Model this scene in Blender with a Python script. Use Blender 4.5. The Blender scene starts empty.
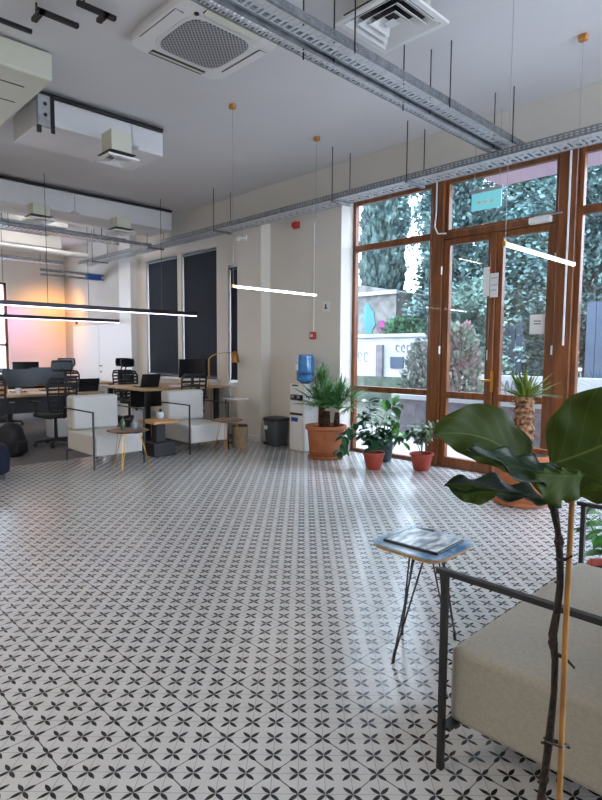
import bpy, bmesh, math, random
from mathutils import Vector, Matrix, noise
C = bpy.context.scene.collection
PI = math.pi
W = 0.7976          # heading of the camera, turned left from +Y
H = 1.45            # eye height
CEIL = 4.12
WY = 6.15           # inner face of the window wall
FY = 6.40           # plane of the glazing

# ------------------------------------------------------------------ helpers
class MB:
    def __init__(s): s.v = []; s.f = []; s.uv = []
    def face(s, pts, uvs=None):
        n = len(s.v); s.v += [tuple(p) for p in pts]; s.f.append(tuple(range(n, n+len(pts)))); s.uv.append(uvs)
    def box(s, x0, x1, y0, y1, z0, z1, M=None):
        n = len(s.v)
        P = [(x0,y0,z0),(x1,y0,z0),(x1,y1,z0),(x0,y1,z0),(x0,y0,z1),(x1,y0,z1),(x1,y1,z1),(x0,y1,z1)]
        if M: P = [tuple(M @ Vector(p)) for p in P]
        s.v += P
        for q in ((0,3,2,1),(4,5,6,7),(0,1,5,4),(1,2,6,5),(2,3,7,6),(3,0,4,7)):
            s.f.append(tuple(n+i for i in q)); s.uv.append(None)
        return s
    def tube(s, pts, r, n=8, cap=True):
        pts = [Vector(p) for p in pts]
        rs = r if isinstance(r, (list, tuple)) else [r]*len(pts)
        rings = []; prev = None
        for i, p in enumerate(pts):
            if i == 0: t = pts[1]-p
            elif i == len(pts)-1: t = p-pts[i-1]
            else: t = (pts[i+1]-p).normalized()+(p-pts[i-1]).normalized()
            t.normalize()
            if prev is None:
                a = Vector((0,0,1)) if abs(t.z) < .9 else Vector((1,0,0))
                u = t.cross(a).normalized()
            else:
                u = (prev - t*prev.dot(t)).normalized()
            prev = u; w = t.cross(u)
            base = len(s.v)
            for k in range(n):
                a = 2*PI*k/n
                s.v.append(tuple(p+(u*math.cos(a)+w*math.sin(a))*rs[i]))
            rings.append(base)
        for a, b in zip(rings, rings[1:]):
            for k in range(n):
                s.f.append((a+k, a+(k+1) % n, b+(k+1) % n, b+k)); s.uv.append(None)
        if cap:
            s.f.append(tuple(rings[0]+k for k in reversed(range(n)))); s.uv.append(None)
            s.f.append(tuple(rings[-1]+k for k in range(n))); s.uv.append(None)
        return s
    def lathe(s, prof, n=24, c=(0,0,0), sq=None):
        base = len(s.v); m = len(prof)
        for r, z in prof:
            for k in range(n):
                a = 2*PI*k/n
                x, y = math.cos(a), math.sin(a)
                if sq:
                    q = (abs(x)**sq+abs(y)**sq)**(-1/sq); x *= q; y *= q
                s.v.append((c[0]+r*x, c[1]+r*y, c[2]+z))
        for i in range(m-1):
            for k in range(n):
                a = base+i*n; b = a+n
                s.f.append((a+k, a+(k+1) % n, b+(k+1) % n, b+k)); s.uv.append(None)
        s.f.append(tuple(base+k for k in reversed(range(n)))); s.uv.append(None)
        s.f.append(tuple(base+(m-1)*n+k for k in range(n))); s.uv.append(None)
        return s
    def build(s, name, m, parent=None, smooth=False, bevel=0, seg=2, loc=None, kind=None, solid=0, sub=0):
        me = bpy.data.meshes.new(name); me.from_pydata(s.v, [], s.f)
        if any(u for u in s.uv):
            L = me.uv_layers.new(name='uv')
            for p, u in zip(me.polygons, s.uv):
                if u:
                    for li, c in zip(p.loop_indices, u): L.data[li].uv = c
        me.materials.append(m); me.update()
        if smooth is True:
            for p in me.polygons: p.use_smooth = True
        o = bpy.data.objects.new(name, me); C.objects.link(o)
        if parent: o.parent = parent
        if loc: o.location = loc
        if solid:
            q = o.modifiers.new('s', 'SOLIDIFY'); q.thickness = solid; q.offset = 0
        if bevel:
            q = o.modifiers.new('b', 'BEVEL'); q.width = bevel; q.segments = seg; q.limit_method = 'ANGLE'; q.angle_limit = .7
            for p in me.polygons: p.use_smooth = True
        if smooth == 'auto' or bevel:
            for p in me.polygons: p.use_smooth = True
            try:
                bpy.context.view_layer.objects.active = o
                me.set_sharp_from_angle(angle=.7)
            except Exception: pass
        if sub:
            q = o.modifiers.new('u', 'SUBSURF'); q.levels = sub; q.render_levels = sub
        if kind: o['kind'] = kind
        return o

def tag(o, label, cat, group=None):
    o['label'] = label; o['category'] = cat
    if group: o['group'] = group
    return o
def thing(name, label, cat, loc=(0,0,0), rz=0, group=None):
    o = bpy.data.objects.new(name, None); C.objects.link(o)
    o.empty_display_size = .1
    o.location = loc; o.rotation_euler = (0,0,rz)
    return tag(o, label, cat, group)
def dup(root, loc=None, rz=None, label=None, group=None):
    def cp(o, par):
        c = o.copy(); C.objects.link(c)
        if par: c.parent = par
        for ch in [x for x in bpy.data.objects if x.parent == o]: cp(ch, c)
        return c
    r = cp(root, None)
    if loc: r.location = loc
    if rz is not None: r.rotation_euler = (0,0,rz)
    if label: r['label'] = label
    if group: r['group'] = group
    return r

# ------------------------------------------------------------------ materials
def srgb(r, g, b):
    f = lambda c: (c/255/12.92) if c/255 <= .04045 else ((c/255+.055)/1.055)**2.4
    return (f(r), f(g), f(b), 1)
def mat(name, col, rough=.5, metal=0, var=0, scale=8, bump=0, bscale=60, spec=.5, emit=None, es=0, sub=0, coat=0, col2=None, stretch=None):
    m = bpy.data.materials.new(name); m.use_nodes = True
    nt = m.node_tree; N = nt.nodes; L = nt.links
    b = N['Principled BSDF']
    c = col if len(col) == 4 else (*col, 1)
    b.inputs['Base Color'].default_value = c
    b.inputs['Roughness'].default_value = rough; b.inputs['Metallic'].default_value = metal
    b.inputs['Specular IOR Level'].default_value = spec
    if coat: b.inputs['Coat Weight'].default_value = coat
    if emit: b.inputs['Emission Color'].default_value = (*emit[:3], 1); b.inputs['Emission Strength'].default_value = es
    if var or col2 or bump:
        tc = N.new('ShaderNodeTexCoord'); mp = N.new('ShaderNodeMapping')
        L.new(tc.outputs['Object'], mp.inputs[0])
        if stretch: mp.inputs['Scale'].default_value = stretch
    if var or col2:
        nz = N.new('ShaderNodeTexNoise'); nz.inputs['Scale'].default_value = scale; nz.inputs['Detail'].default_value = 5
        L.new(mp.outputs[0], nz.inputs['Vector'])
        mx = N.new('ShaderNodeMix'); mx.data_type = 'RGBA'
        d = col2 if col2 else tuple(x*(1-var) for x in c[:3])
        mx.inputs[6].default_value = c; mx.inputs[7].default_value = (*d[:3], 1)
        rp = N.new('ShaderNodeMapRange'); rp.inputs[1].default_value = .38; rp.inputs[2].default_value = .62
        L.new(nz.outputs[0], rp.inputs[0]); L.new(rp.outputs[0], mx.inputs[0]); L.new(mx.outputs[2], b.inputs['Base Color'])
    if bump:
        n2 = N.new('ShaderNodeTexNoise'); n2.inputs['Scale'].default_value = bscale; n2.inputs['Detail'].default_value = 3
        L.new(mp.outputs[0], n2.inputs['Vector'])
        bp = N.new('ShaderNodeBump'); bp.inputs['Strength'].default_value = bump; bp.inputs['Distance'].default_value = .01
        L.new(n2.outputs[0], bp.inputs['Height']); L.new(bp.outputs[0], b.inputs['Normal'])
    return m
def glassmat(name, tint=(1,1,1), refl=.06, rough=0.0):
    m = bpy.data.materials.new(name); m.use_nodes = True
    nt = m.node_tree; N = nt.nodes; L = nt.links; N.remove(N['Principled BSDF'])
    t = N.new('ShaderNodeBsdfTransparent'); t.inputs[0].default_value = (*tint, 1)
    g = N.new('ShaderNodeBsdfGlossy'); g.inputs['Roughness'].default_value = rough
    x = N.new('ShaderNodeMixShader'); x.inputs[0].default_value = refl
    L.new(t.outputs[0], x.inputs[1]); L.new(g.outputs[0], x.inputs[2]); L.new(x.outputs[0], N['Material Output'].inputs[0])
    return m

M = {}
M['ceil'] = mat('ceiling_paint', (.72,.71,.73), .8, var=.05, scale=.6, bump=.1, bscale=14)
M['wall'] = mat('wall_paint', (.72,.68,.62), .75, var=.04, scale=1.2, bump=.05, bscale=30)
M['grey'] = mat('grey_wall_paint', (.60,.57,.53), .75, var=.05, scale=1.2)
M['white'] = mat('white_paint', (.78,.78,.78), .45)
M['duct'] = mat('duct_paint', (.74,.74,.76), .5, var=.04, scale=3)
M['duct_end'] = mat('duct_end', (.42,.44,.46), .6, var=.3, scale=8)
M['wood'] = mat('window_wood', srgb(134,76,34), .4, col2=srgb(100,54,22), scale=3, stretch=(6,6,.6), coat=.2)
M['glass'] = glassmat('pane', (.93,.97,1), .07)
M['dark'] = mat('black_metal', (.012,.012,.014), .4)
M['plastic'] = mat('black_plastic', (.014,.015,.018), .5, var=.3, scale=20)
M['mesh'] = mat('black_mesh', (.012,.014,.018), .7)
M['screen'] = mat('dark_screen', (.01,.012,.018), .25)
M['desk'] = mat('desk_wood', srgb(190,160,118), .45, col2=srgb(168,134,92), scale=3, stretch=(6,.7,1))
M['galv'] = mat('galvanised', (.36,.38,.41), .38, metal=.85, var=.3, scale=12)
M['galv2'] = mat('galvanised_lit', (.66,.70,.76), .35, metal=.35, var=.15, scale=12)  # paler, less metallic: light reflected on the tray bottoms is painted in
M['steel'] = mat('steel', (.55,.56,.58), .3, metal=.9)
M['brass'] = mat('brass', srgb(190,140,60), .3, metal=.9)
M['oak'] = mat('light_wood', srgb(196,150,92), .45, col2=srgb(170,120,66), scale=4, stretch=(8,1,1))
M['fabric'] = mat('grey_fabric', (.42,.39,.33), .9, var=.10, scale=90, bump=.5, bscale=350, spec=.2)
M['fabric2'] = mat('light_fabric', (.56,.55,.53), .9, var=.08, scale=60, bump=.4, bscale=250, spec=.2)
M['terra'] = mat('terracotta', srgb(178,106,66), .7, var=.22, scale=7, bump=.2, bscale=40)
M['redpot'] = mat('red_plastic_pot', srgb(160,62,46), .45)
M['blkpot'] = mat('dark_green_pot', srgb(42,62,62), .5)
M['soil'] = mat('soil', (.03,.02,.014), .95, var=.5, scale=60, bump=1, bscale=90)
M['bark'] = mat('palm_bark', srgb(92,62,42), .9, col2=srgb(42,28,20), scale=26, bump=1, bscale=50)
M['bark2'] = mat('palm_fibre', srgb(172,130,96), .9, col2=srgb(80,50,34), scale=26, bump=1, bscale=50)
M['stem'] = mat('dark_stem', srgb(50,36,27), .85, col2=srgb(26,18,14), scale=60, bump=.8, bscale=120)
M['cane'] = mat('cane', srgb(164,116,52), .5, col2=srgb(134,90,38), scale=14, stretch=(3,3,1))
M['palm'] = mat('palm_green', srgb(88,138,78), .5, var=.4, scale=10)
M['palm2'] = mat('palm_yellow_green', srgb(112,130,44), .5, col2=srgb(60,92,40), scale=9)
M['leafd'] = mat('leaf_dark', srgb(44,96,58), .35, col2=srgb(28,62,42), scale=14)
M['leafl'] = mat('leaf_light', srgb(84,150,62), .4, col2=srgb(44,100,50), scale=9)
M['leafv'] = mat('leaf_pale_edge', srgb(70,98,66), .45, col2=srgb(132,150,118), scale=42)
M['led'] = mat('led_warm', (1,.95,.9), .5, emit=(1,.93,.86), es=9)
M['ledp'] = mat('led_violet', (.9,.8,1), .5, emit=(.80,.66,1), es=2.6)
M['red'] = mat('red_plastic', srgb(176,30,30), .4)
M['paper'] = mat('paper', (.78,.78,.78), .8)
M['cream'] = mat('cream_plastic', (.62,.62,.52), .5)
M['water'] = mat('water_bottle_blue', srgb(58,128,190), .15, spec=.8, var=.15, scale=14)
M['blue'] = mat('blue_paint', srgb(32,72,150), .5)
M['binm'] = mat('bin_grey', srgb(70,78,82), .5)
M['blind'] = mat('blind_cloth', srgb(26,34,48), .85, var=.12, scale=4)
M['carpet'] = mat('carpet_grey', (.13,.125,.13), .95, var=.25, scale=60, bump=.5, bscale=200)
M['bag'] = mat('bag_black', (.010,.010,.014), .7, bump=.4, bscale=40)
M['navy'] = mat('navy_velvet', (.004,.006,.022), .9)
M['basket'] = mat('basket_weave', srgb(166,142,116), .8, var=.4, scale=70, bump=1, bscale=120)
M['orange'] = mat('orange_box', srgb(196,132,66), .6)
M['cyan'] = mat('green_sign', srgb(130,205,212), .3, emit=srgb(110,195,206)[:3], es=.35)
M['copper'] = mat('canopy_brown', srgb(150,104,66), .6)
M['pink'] = mat('eave_paint', srgb(206,176,190), .7)
# outdoors
M['terrace'] = mat('terrace_stone', (.27,.245,.25), .6, var=.12, scale=3)
M['plinth'] = mat('plinth_render', (.18,.165,.19), .85, var=.3, scale=5)
M['cap'] = mat('cap_stone', (.34,.36,.37), .6)
M['stonew'] = mat('rubble_stone', (.19,.18,.17), .9, col2=(.09,.09,.085), scale=3.2, bump=1, bscale=7)
M['wwall'] = mat('white_render', (.42,.425,.43), .85, var=.25, scale=1.3)
M['moss'] = mat('mossy_base', (.09,.115,.09), .9, var=.4, scale=4)
M['ground'] = mat('garden_ground', (.07,.07,.055), .95, var=.4, scale=2)
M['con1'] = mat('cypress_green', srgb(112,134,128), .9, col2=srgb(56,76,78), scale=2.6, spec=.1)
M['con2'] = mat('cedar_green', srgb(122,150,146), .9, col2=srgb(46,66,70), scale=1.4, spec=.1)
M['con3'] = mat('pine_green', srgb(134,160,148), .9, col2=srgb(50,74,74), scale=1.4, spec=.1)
M['shrubf'] = mat('oleander_leaf', srgb(92,108,96), .8, col2=srgb(140,140,140), scale=7, spec=.1)
M['shrubr'] = mat('photinia_leaf', srgb(104,128,112), .8, col2=srgb(140,110,112), scale=4, spec=.1)
M['stalk'] = mat('fig_stalk', srgb(58,74,26), .6, var=.2, scale=40)
M['oldbrass'] = mat('old_brass', srgb(150,108,52), .35, metal=.85)
M['hedge'] = mat('hedge_leaf', srgb(84,124,92), .8, col2=srgb(52,84,66), scale=6, spec=.1)
M['trunk'] = mat('tree_trunk', srgb(70,58,50), .9, var=.4, scale=6)
M['fence'] = mat('blue_fence', srgb(62,76,96), .8, var=.15, scale=2)
M['gcyan'] = mat('graffiti_teal', srgb(60,118,124), .7)
M['gmag'] = mat('graffiti_magenta', srgb(140,44,112), .7)
M['gblk'] = mat('graffiti_grey', srgb(90,96,110), .7)
M['shoe'] = mat('pale_cover', (.6,.68,.8), .6)

def leafmat(name, a, b, vein, rough):
    """broad leaf: u runs along the leaf, v across; raised pale ribs"""
    m = bpy.data.materials.new(name); m.use_nodes = True
    nt = m.node_tree; N = nt.nodes; L = nt.links; bs = N['Principled BSDF']
    uv = N.new('ShaderNodeUVMap'); sp = N.new('ShaderNodeSeparateXYZ'); L.new(uv.outputs[0], sp.inputs[0])
    def mth(op, p, q=None, **k):
        n = N.new('ShaderNodeMath'); n.operation = op
        for i, x in enumerate((p, q)):
            if x is None: continue
            if isinstance(x, (int, float)): n.inputs[i].default_value = x
            else: L.new(x, n.inputs[i])
        return n.outputs[0]
    av = mth('ABSOLUTE', mth('SUBTRACT', sp.outputs[1], .5))
    mid = mth('LESS_THAN', av, .012)
    t = mth('SUBTRACT', mth('MULTIPLY', sp.outputs[0], 6), mth('MULTIPLY', av, 4.2))
    fr = mth('ABSOLUTE', mth('SUBTRACT', mth('FRACT', t), .5))
    side = mth('LESS_THAN', fr, .035)
    v = mth('MAXIMUM', mid, mth('MULTIPLY', side, .30))
    nz = N.new('ShaderNodeTexNoise'); nz.inputs['Scale'].default_value = 5
    mx = N.new('ShaderNodeMix'); mx.data_type = 'RGBA'; mx.inputs[6].default_value = a; mx.inputs[7].default_value = b
    L.new(uv.outputs[0], nz.inputs['Vector']); L.new(nz.outputs[0], mx.inputs[0])
    m2 = N.new('ShaderNodeMix'); m2.data_type = 'RGBA'; L.new(v, m2.inputs[0]); L.new(mx.outputs[2], m2.inputs[6]); m2.inputs[7].default_value = vein
    L.new(m2.outputs[2], bs.inputs['Base Color']); bs.inputs['Roughness'].default_value = rough
    bs.inputs['Specular IOR Level'].default_value = .3
    tr = N.new('ShaderNodeBsdfTranslucent'); L.new(m2.outputs[2], tr.inputs[0])
    ms = N.new('ShaderNodeMixShader'); ms.inputs[0].default_value = .25
    L.new(bs.outputs[0], ms.inputs[1]); L.new(tr.outputs[0], ms.inputs[2]); L.new(ms.outputs[0], N['Material Output'].inputs[0])
    return m
M['fig'] = leafmat('fig_leaf', srgb(68,86,10), srgb(44,62,8), srgb(96,114,40), .6)
M['figd'] = leafmat('fig_leaf_dark', srgb(24,44,26), srgb(32,54,28), srgb(84,106,76), .32)

def tilemat():
    m = bpy.data.materials.new('star_tiles'); m.use_nodes = True
    nt = m.node_tree; N = nt.nodes; L = nt.links; bs = N['Principled BSDF']
    def mth(op, p, q=None):
        n = N.new('ShaderNodeMath'); n.operation = op
        for i, x in enumerate((p, q)):
            if x is None: continue
            if isinstance(x, (int, float)): n.inputs[i].default_value = x
            else: L.new(x, n.inputs[i])
        return n.outputs[0]
    tc = N.new('ShaderNodeTexCoord')
    th = W-.0038; h = .0627*H
    def dot(vx, vy, off):
        d = N.new('ShaderNodeVectorMath'); d.operation = 'DOT_PRODUCT'
        L.new(tc.outputs['Object'], d.inputs[0]); d.inputs[1].default_value = (vx/h, vy/h, 0)
        return mth('ADD', d.outputs['Value'], off)
    u = dot(math.cos(th), math.sin(th), 1.0978+400)
    v = dot(math.sin(th), -math.cos(th), 24.36+400)
    fu = mth('SUBTRACT', mth('FRACT', mth('ADD', u, .5)), .5)
    fv = mth('SUBTRACT', mth('FRACT', mth('ADD', v, .5)), .5)
    a = mth('ABSOLUTE', mth('MULTIPLY', mth('ADD', fu, fv), .7071))
    b = mth('ABSOLUTE', mth('MULTIPLY', mth('SUBTRACT', fu, fv), .7071))
    def petal(p, q):
        t = mth('DIVIDE', mth('SUBTRACT', p, .025), .47)
        w = mth('MULTIPLY', mth('MULTIPLY', mth('POWER', mth('MAXIMUM', t, 0), .75), mth('MAXIMUM', mth('SUBTRACT', 1, t), 0)), .265)
        return mth('LESS_THAN', q, w)
    star = mth('MAXIMUM', petal(a, b), petal(b, a))
    au, av = mth('ABSOLUTE', fu), mth('ABSOLUTE', fv)
    thin = mth('MAXIMUM', mth('LESS_THAN', au, .012), mth('LESS_THAN', av, .012))
    s = mth('ABSOLUTE', mth('SUBTRACT', mth('FRACT', mth('ADD', mth('DIVIDE', mth('ADD', u, v), 4), .5)), .5))
    d = mth('ABSOLUTE', mth('SUBTRACT', mth('FRACT', mth('ADD', mth('DIVIDE', mth('SUBTRACT', u, v), 4), .5)), .5))
    j = mth('MAXIMUM', mth('LESS_THAN', s, .0065), mth('LESS_THAN', d, .0085))
    dark = mth('MAXIMUM', mth('MAXIMUM', star, mth('MULTIPLY', j, .85)), mth('MULTIPLY', thin, .5))
    nz = N.new('ShaderNodeTexNoise'); nz.inputs['Scale'].default_value = 1.3; nz.inputs['Detail'].default_value = 6
    L.new(tc.outputs['Object'], nz.inputs['Vector'])
    bm = N.new('ShaderNodeMix'); bm.data_type = 'RGBA'; bm.inputs[6].default_value = (.47,.465,.46,1); bm.inputs[7].default_value = (.54,.535,.53,1)
    L.new(nz.outputs[0], bm.inputs[0])
    mx = N.new('ShaderNodeMix'); mx.data_type = 'RGBA'; L.new(dark, mx.inputs[0])
    L.new(bm.outputs[2], mx.inputs[6]); mx.inputs[7].default_value = (.010,.011,.014,1)
    L.new(mx.outputs[2], bs.inputs['Base Color'])
    bs.inputs['Roughness'].default_value = .20; bs.inputs['Specular IOR Level'].default_value = .7
    n2 = N.new('ShaderNodeTexNoise'); n2.inputs['Scale'].default_value = 5
    L.new(tc.outputs['Object'], n2.inputs['Vector'])
    bp = N.new('ShaderNodeBump'); bp.inputs['Strength'].default_value = .12; bp.inputs['Distance'].default_value = .02
    L.new(n2.outputs[0], bp.inputs['Height']); L.new(bp.outputs[0], bs.inputs['Normal'])
    return m
M['tile'] = tilemat()

# ------------------------------------------------------------------ the room
XL, XR, YB = -15.3, 4.5, -4.5
CX = -7.62                                     # where carpet meets tile
MB().box(CX, XR, YB, FY+.12, -.12, 0).build('floor', M['tile'], kind='structure')
MB().box(XL-.2, CX, YB, FY+.12, -.12, 0).build('floor', M['carpet'], kind='structure')
MB().box(XL-.2, XR+.2, YB-.2, FY+.3, CEIL, CEIL+.2).build('ceiling', M['ceil'], kind='structure')
def wallgrid(axis, p0, p1, lo, hi, holes):
    """wall of thickness p0..p1 along an axis, with rectangular holes (a0,a1,z0,z1)"""
    b = MB()
    A = sorted({lo, hi, *[h[0] for h in holes], *[h[1] for h in holes]})
    for a0, a1 in zip(A, A[1:]):
        Z = [0.0]
        hs = sorted([h for h in holes if h[0] <= a0+1e-6 and h[1] >= a1-1e-6], key=lambda h: h[2])
        for h in hs: Z += [h[2], h[3]]
        Z.append(CEIL)
        for z0, z1 in zip(Z[::2], Z[1::2]):
            if z1-z0 < 1e-4: continue
            if axis == 'x': b.box(a0, a1, p0, p1, z0, z1)
            else: b.box(p0, p1, a0, a1, z0, z1)
    return b
bl = [(-11.02,-9.80,.96,3.36), (-9.66,-8.50,.96,3.36), (-8.16,-7.40,.90,2.98)]
wallgrid('x', WY, FY+.12, XL, XR, bl+[(-5.50, XR-.6, 0, 3.64)]).build('wall_window', M['wall'], kind='structure')
wallgrid('y', XL-.2, XL, YB, FY+.12, [(2.2, 4.72, .70, 3.15)]).build('wall_left', M['wall'], kind='structure')
wallgrid('y', XR, XR+.2, YB, FY+.12, [(1.2, 5.4, .7, 3.5)]).build('wall_right', M['wall'], kind='structure')
wallgrid('x', YB-.2, YB, XL, XR, []).build('wall_back', M['wall'], kind='structure')
MB().box(-7.64, -7.03, 5.95, WY, 0, 3.52).build('wall_pillar', M['wall'], kind='structure')
MB().box(-11.95, -11.42, 6.0, WY, 0, CEIL).build('wall_pillar', M['white'], kind='structure')
# grey painted stretch of wall with its double door, left of the blinds
MB().box(XL+.003, -11.95, WY-.012, WY, 0, CEIL-.02).build('wall_panel', M['grey'], kind='structure')
dr = MB()
dr.box(-14.72, -13.235, WY-.05, WY-.012, 0, 2.1); dr.box(-13.225, -11.96, WY-.05, WY-.012, 0, 2.1)
d3 = dr.build('door_3', M['white'], kind='structure', bevel=.006)
MB().tube([(-13.13,WY-.05,1.12),(-13.13,WY-.10,1.12),(-12.98,WY-.10,1.12)], .011).tube([(-13.13,WY-.05,.98),(-13.13,WY-.07,.98)], .02).build('door_handle', M['dark'], d3)
# baseboards
MB().box(-7.65,-7.02,5.935,5.95,0,.09).box(-7.02,-5.50,WY-.014,WY,0,.09).build('baseboard_window', M['white'], kind='structure')
MB().box(XL,XL+.015,YB,WY,0,.09).build('baseboard_left', M['white'], kind='structure')
# window sills and frames behind the blinds
sl = MB()
for x0, x1, z0, z1 in bl: sl.box(x0-.05, x1+.05, WY-.03, FY+.1, z0-.05, z0)
sl.build('trim_1', M['white'], kind='structure')
for i, (x0, x1, z0, z1) in enumerate(bl):
    r = MB(); y0, y1 = FY, FY+.06
    r.box(x0,x0+.06,y0,y1,z0,z1).box(x1-.06,x1,y0,y1,z0,z1).box(x0,x1,y0,y1,z0,z0+.07).box(x0,x1,y0,y1,z1-.07,z1)
    w = r.build('window_%d' % (5+i), M['white'], kind='structure')
    MB().box(x0+.06,x1-.06,FY+.02,FY+.03,z0+.07,z1-.07).build('pane', M['glass'], w)
for k, (x0, x1, z0, z1, t) in enumerate([(bl[0][0]+.03,bl[0][1]-.03,1.03,3.35,'wide dark roller blind at the left, beside the pale pillar'),
        (bl[1][0]+.02,bl[1][1]-.02,1.03,3.35,'wide dark roller blind in the middle, behind the monitor'),
        (bl[2][0]+.02,bl[2][1]-.0,1.0,2.95,'narrow dark roller blind half hidden by the big pillar')]):
    e = thing('roller_blind', t, 'blind', ((x0+x1)/2, 6.20, z0), 0, 'roller blinds on the window wall')
    hw = (x1-x0)/2; hh = z1-z0
    MB().box(-hw, hw, -.003, .003, 0, hh-.03).build('blind_cloth', M['blind'], e)
    MB().box(-hw, hw, -.012, .012, -.03, 0).build('bottom_bar', M['dark'], e)
    MB().tube([(-hw,0,hh-.03),(hw,0,hh-.03)], .03).build('roller', M['dark'], e)
# window in the left wall
wl = MB(); x0, x1 = XL-.12, XL-.05
for y in (2.2, 3.4, 4.66): wl.box(x0,x1,y,y+.06,.70,3.15)
for z in (.70, 1.58, 3.09): wl.box(x0,x1,2.2,4.72,z,z+.06)
w4 = wl.build('window_4', M['wood'], kind='structure')
MB().box(XL-.09,XL-.08,2.2,4.72,.7,3.15).build('pane', M['glass'], w4)

# ------------------------------------------------------------------ timber glazing
FT = 3.62
def frame(name, x0, x1, z0, z1, y0=FY, y1=FY+.08, s=.06, rails=(), parent=None, kind='structure', sb=None, st=None):
    b = MB(); sb = sb or s; st = st or s
    b.box(x0,x0+s,y0,y1,z0,z1).box(x1-s,x1,y0,y1,z0,z1).box(x0+s,x1-s,y0,y1,z0,z0+sb).box(x0+s,x1-s,y0,y1,z1-st,z1)
    for r0, r1 in rails: b.box(x0+s,x1-s,y0,y1,r0,r1)
    o = b.build(name, M['wood'], parent, bevel=.006)
    if kind and not parent: o['kind'] = kind
    zs = [z0+sb] + [q for r in rails for q in r] + [z1-st]
    ym = (y0+y1)/2
    for a, c in zip(zs[::2], zs[1::2]):
        MB().box(x0+s-.005,x1-s+.005,ym-.004,ym+.004,a-.005,c+.005).build('pane', M['glass'], o)
    return o
frame('window_1', -5.50, -4.14, 0, FT, rails=[(.90,.98),(2.91,3.0)], s=.055)
MB().box(-4.14,-3.975,FY-.05,FY+.1,0,FT).build('trim_2', M['wood'], kind='structure', bevel=.008)
MB().box(-2.56,-2.375,FY-.05,FY+.1,0,FT).build('trim_3', M['wood'], kind='structure', bevel=.008)
frame('window_2', -3.975, -2.56, 2.97, FT, s=.05, sb=.035)
MB().box(-3.975,-2.56,FY-.03,FY+.1,2.885,2.97).build('trim_4', M['wood'], kind='structure', bevel=.006)
d1 = frame('door_1', -3.97, -3.285, .01, 2.88, y0=FY-.02, y1=FY+.05, s=.085, rails=[(.89,.975)], sb=.12, st=.07)
d2 = frame('door_2', -3.28, -2.565, .01, 2.88, y0=FY-.02, y1=FY+.05, s=.10, rails=[(.89,.975)], sb=.12, st=.07)
MB().box(-3.325,-3.255,FY-.05,FY-.02,.01,2.88).build('meeting_strip', M['wood'], d1, bevel=.01)
h = MB(); h.box(-3.27,-3.235,FY-.062,FY-.05,1.0,1.25).tube([(-3.252,FY-.05,1.14),(-3.252,FY-.11,1.14),(-3.36,FY-.11,1.14)], .011)
h.build('door_handle', M['brass'], d2)
MB().box(-3.345,-3.328,FY-.03,FY-.018,1.38,1.50).build('latch_plate', M['white'], d1)
for z in (.5,1.45,2.45): MB().tube([(-3.972,FY-.062,z),(-3.972,FY-.062,z+.1)], .010).build('hinge', M['steel'], d1); MB().tube([(-2.562,FY-.062,z),(-2.562,FY-.062,z+.1)], .010).build('hinge', M['steel'], d2)
cz = MB(); cz.box(-2.86,-2.62,FY-.10,FY-.03,2.89,2.96)
c = cz.build('closer_body', M['white'], bevel=.01); c.name = 'door_closer'
tag(c, 'small white door closer at the top of the right door leaf', 'door closer')
MB().box(-2.80,-2.50,FY-.085,FY-.07,2.96,2.972).build('closer_arm', M['steel'], c)
frame('window_3', -2.375, .3, 0, FT, rails=[(.90,.98),(2.93,3.02)], s=.055)
frame('window_9', .3, XR-.6, 0, FT, rails=[(.90,.98),(2.93,3.02)], s=.055)
MB().box(-5.50,XR-.6,FY-.02,FY+.1,-.01,.012).build('trim_5', M['wood'], kind='structure')

# ------------------------------------------------------------------ outdoors
MB().box(-40,25,FY+.12,9.2,-.25,-.02).build('terrace', M['terrace'], kind='structure')
MB().box(-60,40,9.2,60,-.5,-.1).build('garden_ground', M['ground'], kind='structure')
MB().box(-6.3,25,8.62,8.9,-.02,.63).box(-6.3,25,8.58,8.62,-.02,.13).build('parapet', M['plinth'], kind='structure')
MB().box(-6.35,25,8.54,8.95,.63,.71).build('parapet_cap', M['cap'], kind='structure')
# canopy over the door outside
MB().box(-3.9,8,FY+.45,7.7,3.80,3.92).build('canopy', M['pink'], kind='structure')
# white garden wall, plinth, pier and vent
gw = MB().box(-17,-8.6,14,14.3,.75,1.95).build('garden_wall', M['wwall'], kind='structure')
MB().box(-17.02,-8.58,13.93,14.37,1.95,2.05).build('cap', M['cap'], gw)
MB().box(-17,-8.6,13.85,14.3,-.1,.75).build('plinth', M['moss'], gw)
MB().box(-10.95,-10.72,13.9,14,.75,1.72).build('pier', M['plinth'], gw)
MB().box(-10.45,-9.98,13.96,14,1.02,1.36).build('vent', M['fence'], gw)
random.seed(3)
def scribble(x0, x1, z0, z1, y, n, r, name, m, par, seed):
    rnd = random.Random(seed); b = MB()
    for i in range(n):
        cx = x0+(x1-x0)*(i+.5)/n; w = (x1-x0)/n*.36; hh = (z1-z0)/2; cz = (z0+z1)/2
        pts = [(cx+w*math.cos(a*1.0+rnd.random()), y, cz+hh*math.sin(a+rnd.random()*.6)) for a in [k*.9 for k in range(6)]]
        b.tube(pts, r, n=5)
    return b.build(name, m, par)
scribble(-10.3,-9.5,1.50,1.72,13.99,4,.016,'graffiti_tag',M['gblk'],gw,1)
scribble(-12.0,-11.3,1.20,1.5,13.99,3,.012,'graffiti_tag',M['gblk'],gw,2)
sw = MB(); sw.face([(-19,17,0),(-12.5,17,0),(-12.5,17,3.7),(-14.2,17,4.05),(-19,17,4.8)]); sw.face([(-12.5,17,0),(-12.5,20,0),(-12.5,20,3.7),(-12.5,17,3.7)])
sw.face([(-19,17,4.8),(-14.2,17,4.05),(-12.5,17,3.7),(-12.5,20,3.7),(-14.2,20,4.05),(-19,20,4.8)])
st = sw.build('stone_wall', M['stonew'], kind='structure')
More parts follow.
